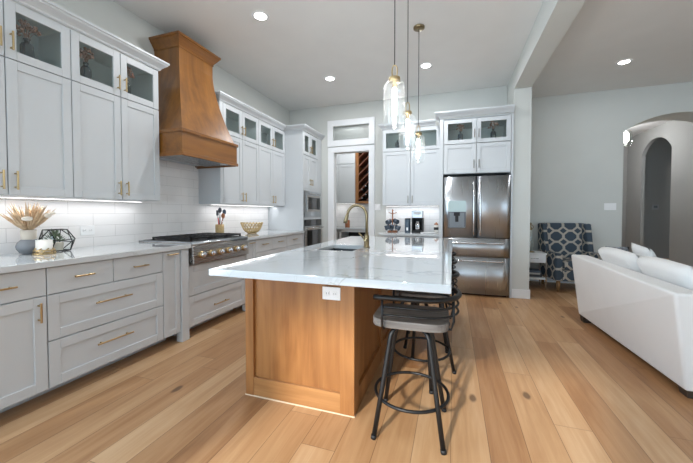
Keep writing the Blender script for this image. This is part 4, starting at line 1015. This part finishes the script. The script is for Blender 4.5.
# utensil crock
ux, uy = -2.97, 3.50
t = thing('utensil_crock', (ux, uy, zt), 'gold ribbed utensil crock on the counter right of the range', 'crock')
b = MB(); b.lathe([(.05, zt+.0005), (.052, zt+.01), (.05, zt+.15), (.044, zt+.15), (.044, zt+.012), (0, zt+.012)], (ux, uy, 0), 28, caps=False)
for i in range(14):
    a = 2*math.pi*i/14; b.tube([(ux+.052*math.cos(a), uy+.052*math.sin(a), zt+.004), (ux+.051*math.cos(a), uy+.051*math.sin(a), zt+.148)], .005, 6)
b.build('crock_body', goldm, t)
def utensil(name, lb, dx, dy, L_, hm, head, hmat):
    base_ = Vector((ux, uy, zt+.03)); tip = base_+Vector((dx, dy, 1)).normalized()*L_
    t = thing(name, base_, lb, 'utensil', 'utensils in the gold crock')
    MB().tube([base_, base_.lerp(tip, .72)], [.006, .008], 8).build('grip', hm, t); 
    b = MB()
    if head == 'spoon': b.ball(tip, .032, (.5, 1, 1.15)); b.tube([base_.lerp(tip, .7), tip], .005, 8)
    elif head == 'turner': b.box(tip.x-.004, tip.x+.004, tip.y-.022, tip.y+.022, tip.z-.05, tip.z+.02, .003); b.tube([base_.lerp(tip, .7), tip], .005, 8)
    else:
        for i in range(5):
            a = i*math.pi/5; c_, s_ = math.cos(a), math.sin(a); q = base_.lerp(tip, .7); h = (tip-q).length
            b.tube([q+Vector((c_*.028*math.sin(math.pi*k/8)*(1 if 1 else 1), s_*.028*math.sin(math.pi*k/8), h*(k/8))) for k in range(9)], .0018, 5)
    b.build('head', hmat, t)
utensil('turner', 'red handled grey turner leaning left in the gold crock', .10, -.26, .30, redp, 'turner', greyp)
utensil('ladle', 'dark ladle standing in the middle of gold crock', .0, .02, .31, greyp, 'spoon', greyp)
utensil('slotted_spoon', 'blue-grey spoon leaning right in the gold crock', .02, .30, .30, chrome, 'spoon', tealc)
utensil('wooden_spoon', 'wooden spoon at front of the gold crock', .16, .10, .24, cupw, 'spoon', cupw)
# lattice bowl
bx, by = -2.83, 4.02
t = thing('lattice_bowl', (bx, by, zt), 'gold openwork lattice bowl on the counter beside crock', 'bowl')
b = MB(); prof = [(.055, .012), (.09, .027), (.122, .065), (.143, .115), (.154, .155)]
def bp_(k):
    k = max(0, min(.9999, k))*4; i = int(k); f = k-i; return (prof[i][0]*(1-f)+prof[i+1][0]*f, zt+prof[i][1]*(1-f)+prof[i+1][1]*f)
for s_ in (-1, 1):
    for i in range(20):
        a0 = 2*math.pi*i/20; P = []
        for j in range(9): r, z = bp_(j/8); a = a0+s_*j/8*.75; P.append((bx+r*math.cos(a), by+r*math.sin(a), z))
        b.tube(P, .006, 6)
for k in (0, .5): r, z = bp_(k); b.tube([(bx+r*math.cos(i*math.pi/18), by+r*math.sin(i*math.pi/18), z) for i in range(36)], .006, 6, closed=True)
for i in range(20):
    a = 2*math.pi*(i+.4)/20; r, z = bp_(1); b.ball((bx+r*math.cos(a), by+r*math.sin(a), z), .012, u=7, v=5)
b.build('openwork_side', goldm, t)
MB().lathe([(.065, zt+.0005), (.065, zt+.012), (0, zt+.012)], (bx, by, 0), 24, caps=False).build('foot', goldm, t)
# ------------------------------------------------------------------ bottle vases in the glazed cabinets
def bottle_vase(c):
    t = thing('bottle_vase', c, '', 'vase', 'navy bottle vases behind cabinet glass'); x, y, z = c
    MB().lathe([(.034, z+.0005), (.038, z+.006), (.038, z+.095), (.03, z+.112), (.016, z+.122), (.014, z+.138), (.02, z+.144), (.02, z+.148), (.011, z+.148)], (x, y, 0), 20).build('bottle', navyg, t)
    b = MB(); q = random.Random(3)
    for i in range(13):
        a = i*2.4; r = .008+.052*(i/13)**.6; h = .255-.055*(i/13)+q.uniform(-.02, .015); tip = Vector((x+r*math.cos(a), y+r*math.sin(a), z+h))
        b.tube([(x, y, z+.13), Vector((x, y, z+.16)).lerp(tip, .5), tip], .0018, 5)
        for k in range(6): b.ball(tip+Vector((q.uniform(-.016, .016), q.uniform(-.016, .016), q.uniform(-.012, .012))), q.uniform(.006, .011), u=6, v=4)
    b.build('dried_blooms', bloom, t)
    return t
SZ = 2.3155
spots = [((-2.868, 1.44, SZ), 'navy bottle vase of dried blooms in the leftmost glazed cabinet door'), ((-2.868, 1.82, SZ), 'navy bottle vase of dried blooms in left pane of cabinet beside hood'), ((-2.868, 2.16, SZ), 'navy bottle vase of dried blooms in right pane of cabinet beside hood'),
         ((.10, 5.19, 2.3305), 'navy bottle vase of dried blooms in left pane above refrigerator'), ((.56, 5.19, 2.3305), 'navy bottle vase of dried blooms in right pane above refrigerator'), ((-.915, 5.50, 2.3355), 'navy bottle vase in left pane above the coffee bar')]
t0 = bottle_vase(spots[0][0])
for i, (c, lb) in enumerate(spots):
    o = t0 if i == 0 else copytree(t0, c); o['label'] = lb; o.rotation_euler = (0, 0, i*1.3)
    if i == 5:
        for ch in [q for q in bpy.data.objects if q.parent == o and q.name.startswith('dried')]: bpy.data.objects.remove(ch)
# ------------------------------------------------------------------ coffee bar
zb = .9055
mx, my_ = -.995, 5.5
t = thing('mug_tree', (mx, my_, zb), 'wooden mug tree on the coffee bar counter', 'mug tree')
MB().lathe([(.085, zb), (.085, zb+.018), (.07, zb+.022)], (mx, my_, 0), 24).build('base', cupw, t)
MB().tube([(mx, my_, zb+.02), (mx, my_, zb+.37)], .012, 10).ball((mx, my_, zb+.375), .016).build('post', cupw, t)
pegs = [(z, a) for z, a in ((.10, -3.0), (.10, -.1), (.11, -1.55), (.20, -2.2), (.21, -.7), (.31, 0), (.31, 3.14))]
for z, a in pegs: MB().tube([(mx, my_, zb+z), (mx+.07*math.cos(a), my_+.07*math.sin(a), zb+z+.025)], .006, 8).build('peg', cupw, t)
def mug(c, a, lb):
    t = thing('mug', c, lb, 'mug', 'mugs on the mug tree')
    b = MB(); b.lathe([(.0, -.04), (.034, -.04), (.039, -.03), (.042, .045), (.037, .045), (.034, -.03), (0, -.032)], (0, 0, 0), 18, caps=False)
    h = MB().tube([(.038, 0, .03), (.062, 0, .022), (.066, 0, -.01), (.04, 0, -.024)], .006, 8)
    R = Matrix.Rotation(a, 3, 'Z') @ Matrix.Rotation(1.9, 3, 'Y')
    for q in (b, h):
        for v in q.bm.verts: v.co = R @ v.co+Vector(c)
    b.build('cup', mugm, t); h.build('mug_handle', mugm, t)
for (z, a), lb in zip(pegs[:5], ('lowest left mug on the wooden mug tree', 'lowest right mug on the wooden mug tree', 'front lowest mug on the wooden mug tree', 'upper left mug on the wooden mug tree', 'upper right mug on the wooden mug tree')):
    mug((mx+.088*math.cos(a), my_+.088*math.sin(a), zb+z-.025), a, lb)
t = thing('canister', (-.735, 5.5, zb), 'tall blue-grey canister left of the coffee maker', 'canister')
MB().lathe([(.046, zb+.0005), (.048, zb+.005), (.048, zb+.215), (.046, zb+.218)], (-.735, 5.5, 0), 24).build('canister_body', tealc, t)
MB().lathe([(.049, zb+.218), (.049, zb+.235), (.0, zb+.238)], (-.735, 5.5, 0), 24, caps=False).build('lid', blackm, t)
MB().box(-.75, -.72, 5.449, 5.452, zb+.03, zb+.08).build('tag', trimw, t)
t = thing('coffee_maker', (-.565, 5.52, zb), 'black and stainless coffee maker on the coffee bar', 'coffee maker')
q0, q1 = -.655, -.475
MB().box(q0, q1, 5.41, 5.64, zb+.0005, zb+.035, .006, 2).build('warming_base', blackm, t)
MB().box(q0, q1, 5.56, 5.64, zb+.035, zb+.24, .004).build('water_tank', blackm, t)
MB().box(q0, q1, 5.42, 5.64, zb+.24, zb+.365, .01, 2).build('brew_head', steelm, t)
MB().box(q0+.03, q1-.03, 5.413, 5.42, zb+.30, zb+.345, .002).build('control_panel', plain('silver_panel', srgb(190, 190, 190), .3), t)
MB().box(q0, q0+.012, 5.42, 5.56, zb+.035, zb+.24).box(q1-.012, q1, 5.42, 5.56, zb+.035, zb+.24).build('side_column', blackm, t)
cr = MB().lathe([(.05, zb+.0365), (.062, zb+.06), (.064, zb+.13), (.045, zb+.17), (.045, zb+.185), (0, zb+.187)], (-.565, 5.49, 0), 20, caps=False).build('carafe', chrome, t)
MB().tube([(-.565, 5.43, zb+.17), (-.565, 5.40, zb+.16), (-.565, 5.40, zb+.09), (-.565, 5.425, zb+.07)], .007, 8).build('carafe_handle', blackm, cr)
t = thing('glass_jar', (-.262, 5.5, zb), 'small lidded jar with dark band at right of coffee bar', 'jar')
MB().lathe([(.036, zb+.0005), (.038, zb+.01), (.038, zb+.12), (.03, zb+.13)], (-.262, 5.5, 0), 20).build('jar_body', plain('pale_jar', srgb(224, 220, 214), .2), t)
MB().lathe([(.0388, zb+.045), (.0388, zb+.09)], (-.262, 5.5, 0), 20, caps=False).build('dark_band', blackm, t)
MB().lathe([(.033, zb+.13), (.033, zb+.15), (.012, zb+.155), (.012, zb+.17), (0, zb+.172)], (-.262, 5.5, 0), 20, caps=False).build('lid', cupw, t)
o = MB().lathe([(.0, zb+.0005), (.12, zb+.0005), (.13, zb+.008), (.125, zb+.010), (.0, zb+.006)], (-.38, 5.36, 0), 28, caps=False).build('serving_tray', plate, org=(-.38, 5.36, zb)); tag(o, 'shallow white tray on coffee bar right of coffee maker', 'tray')
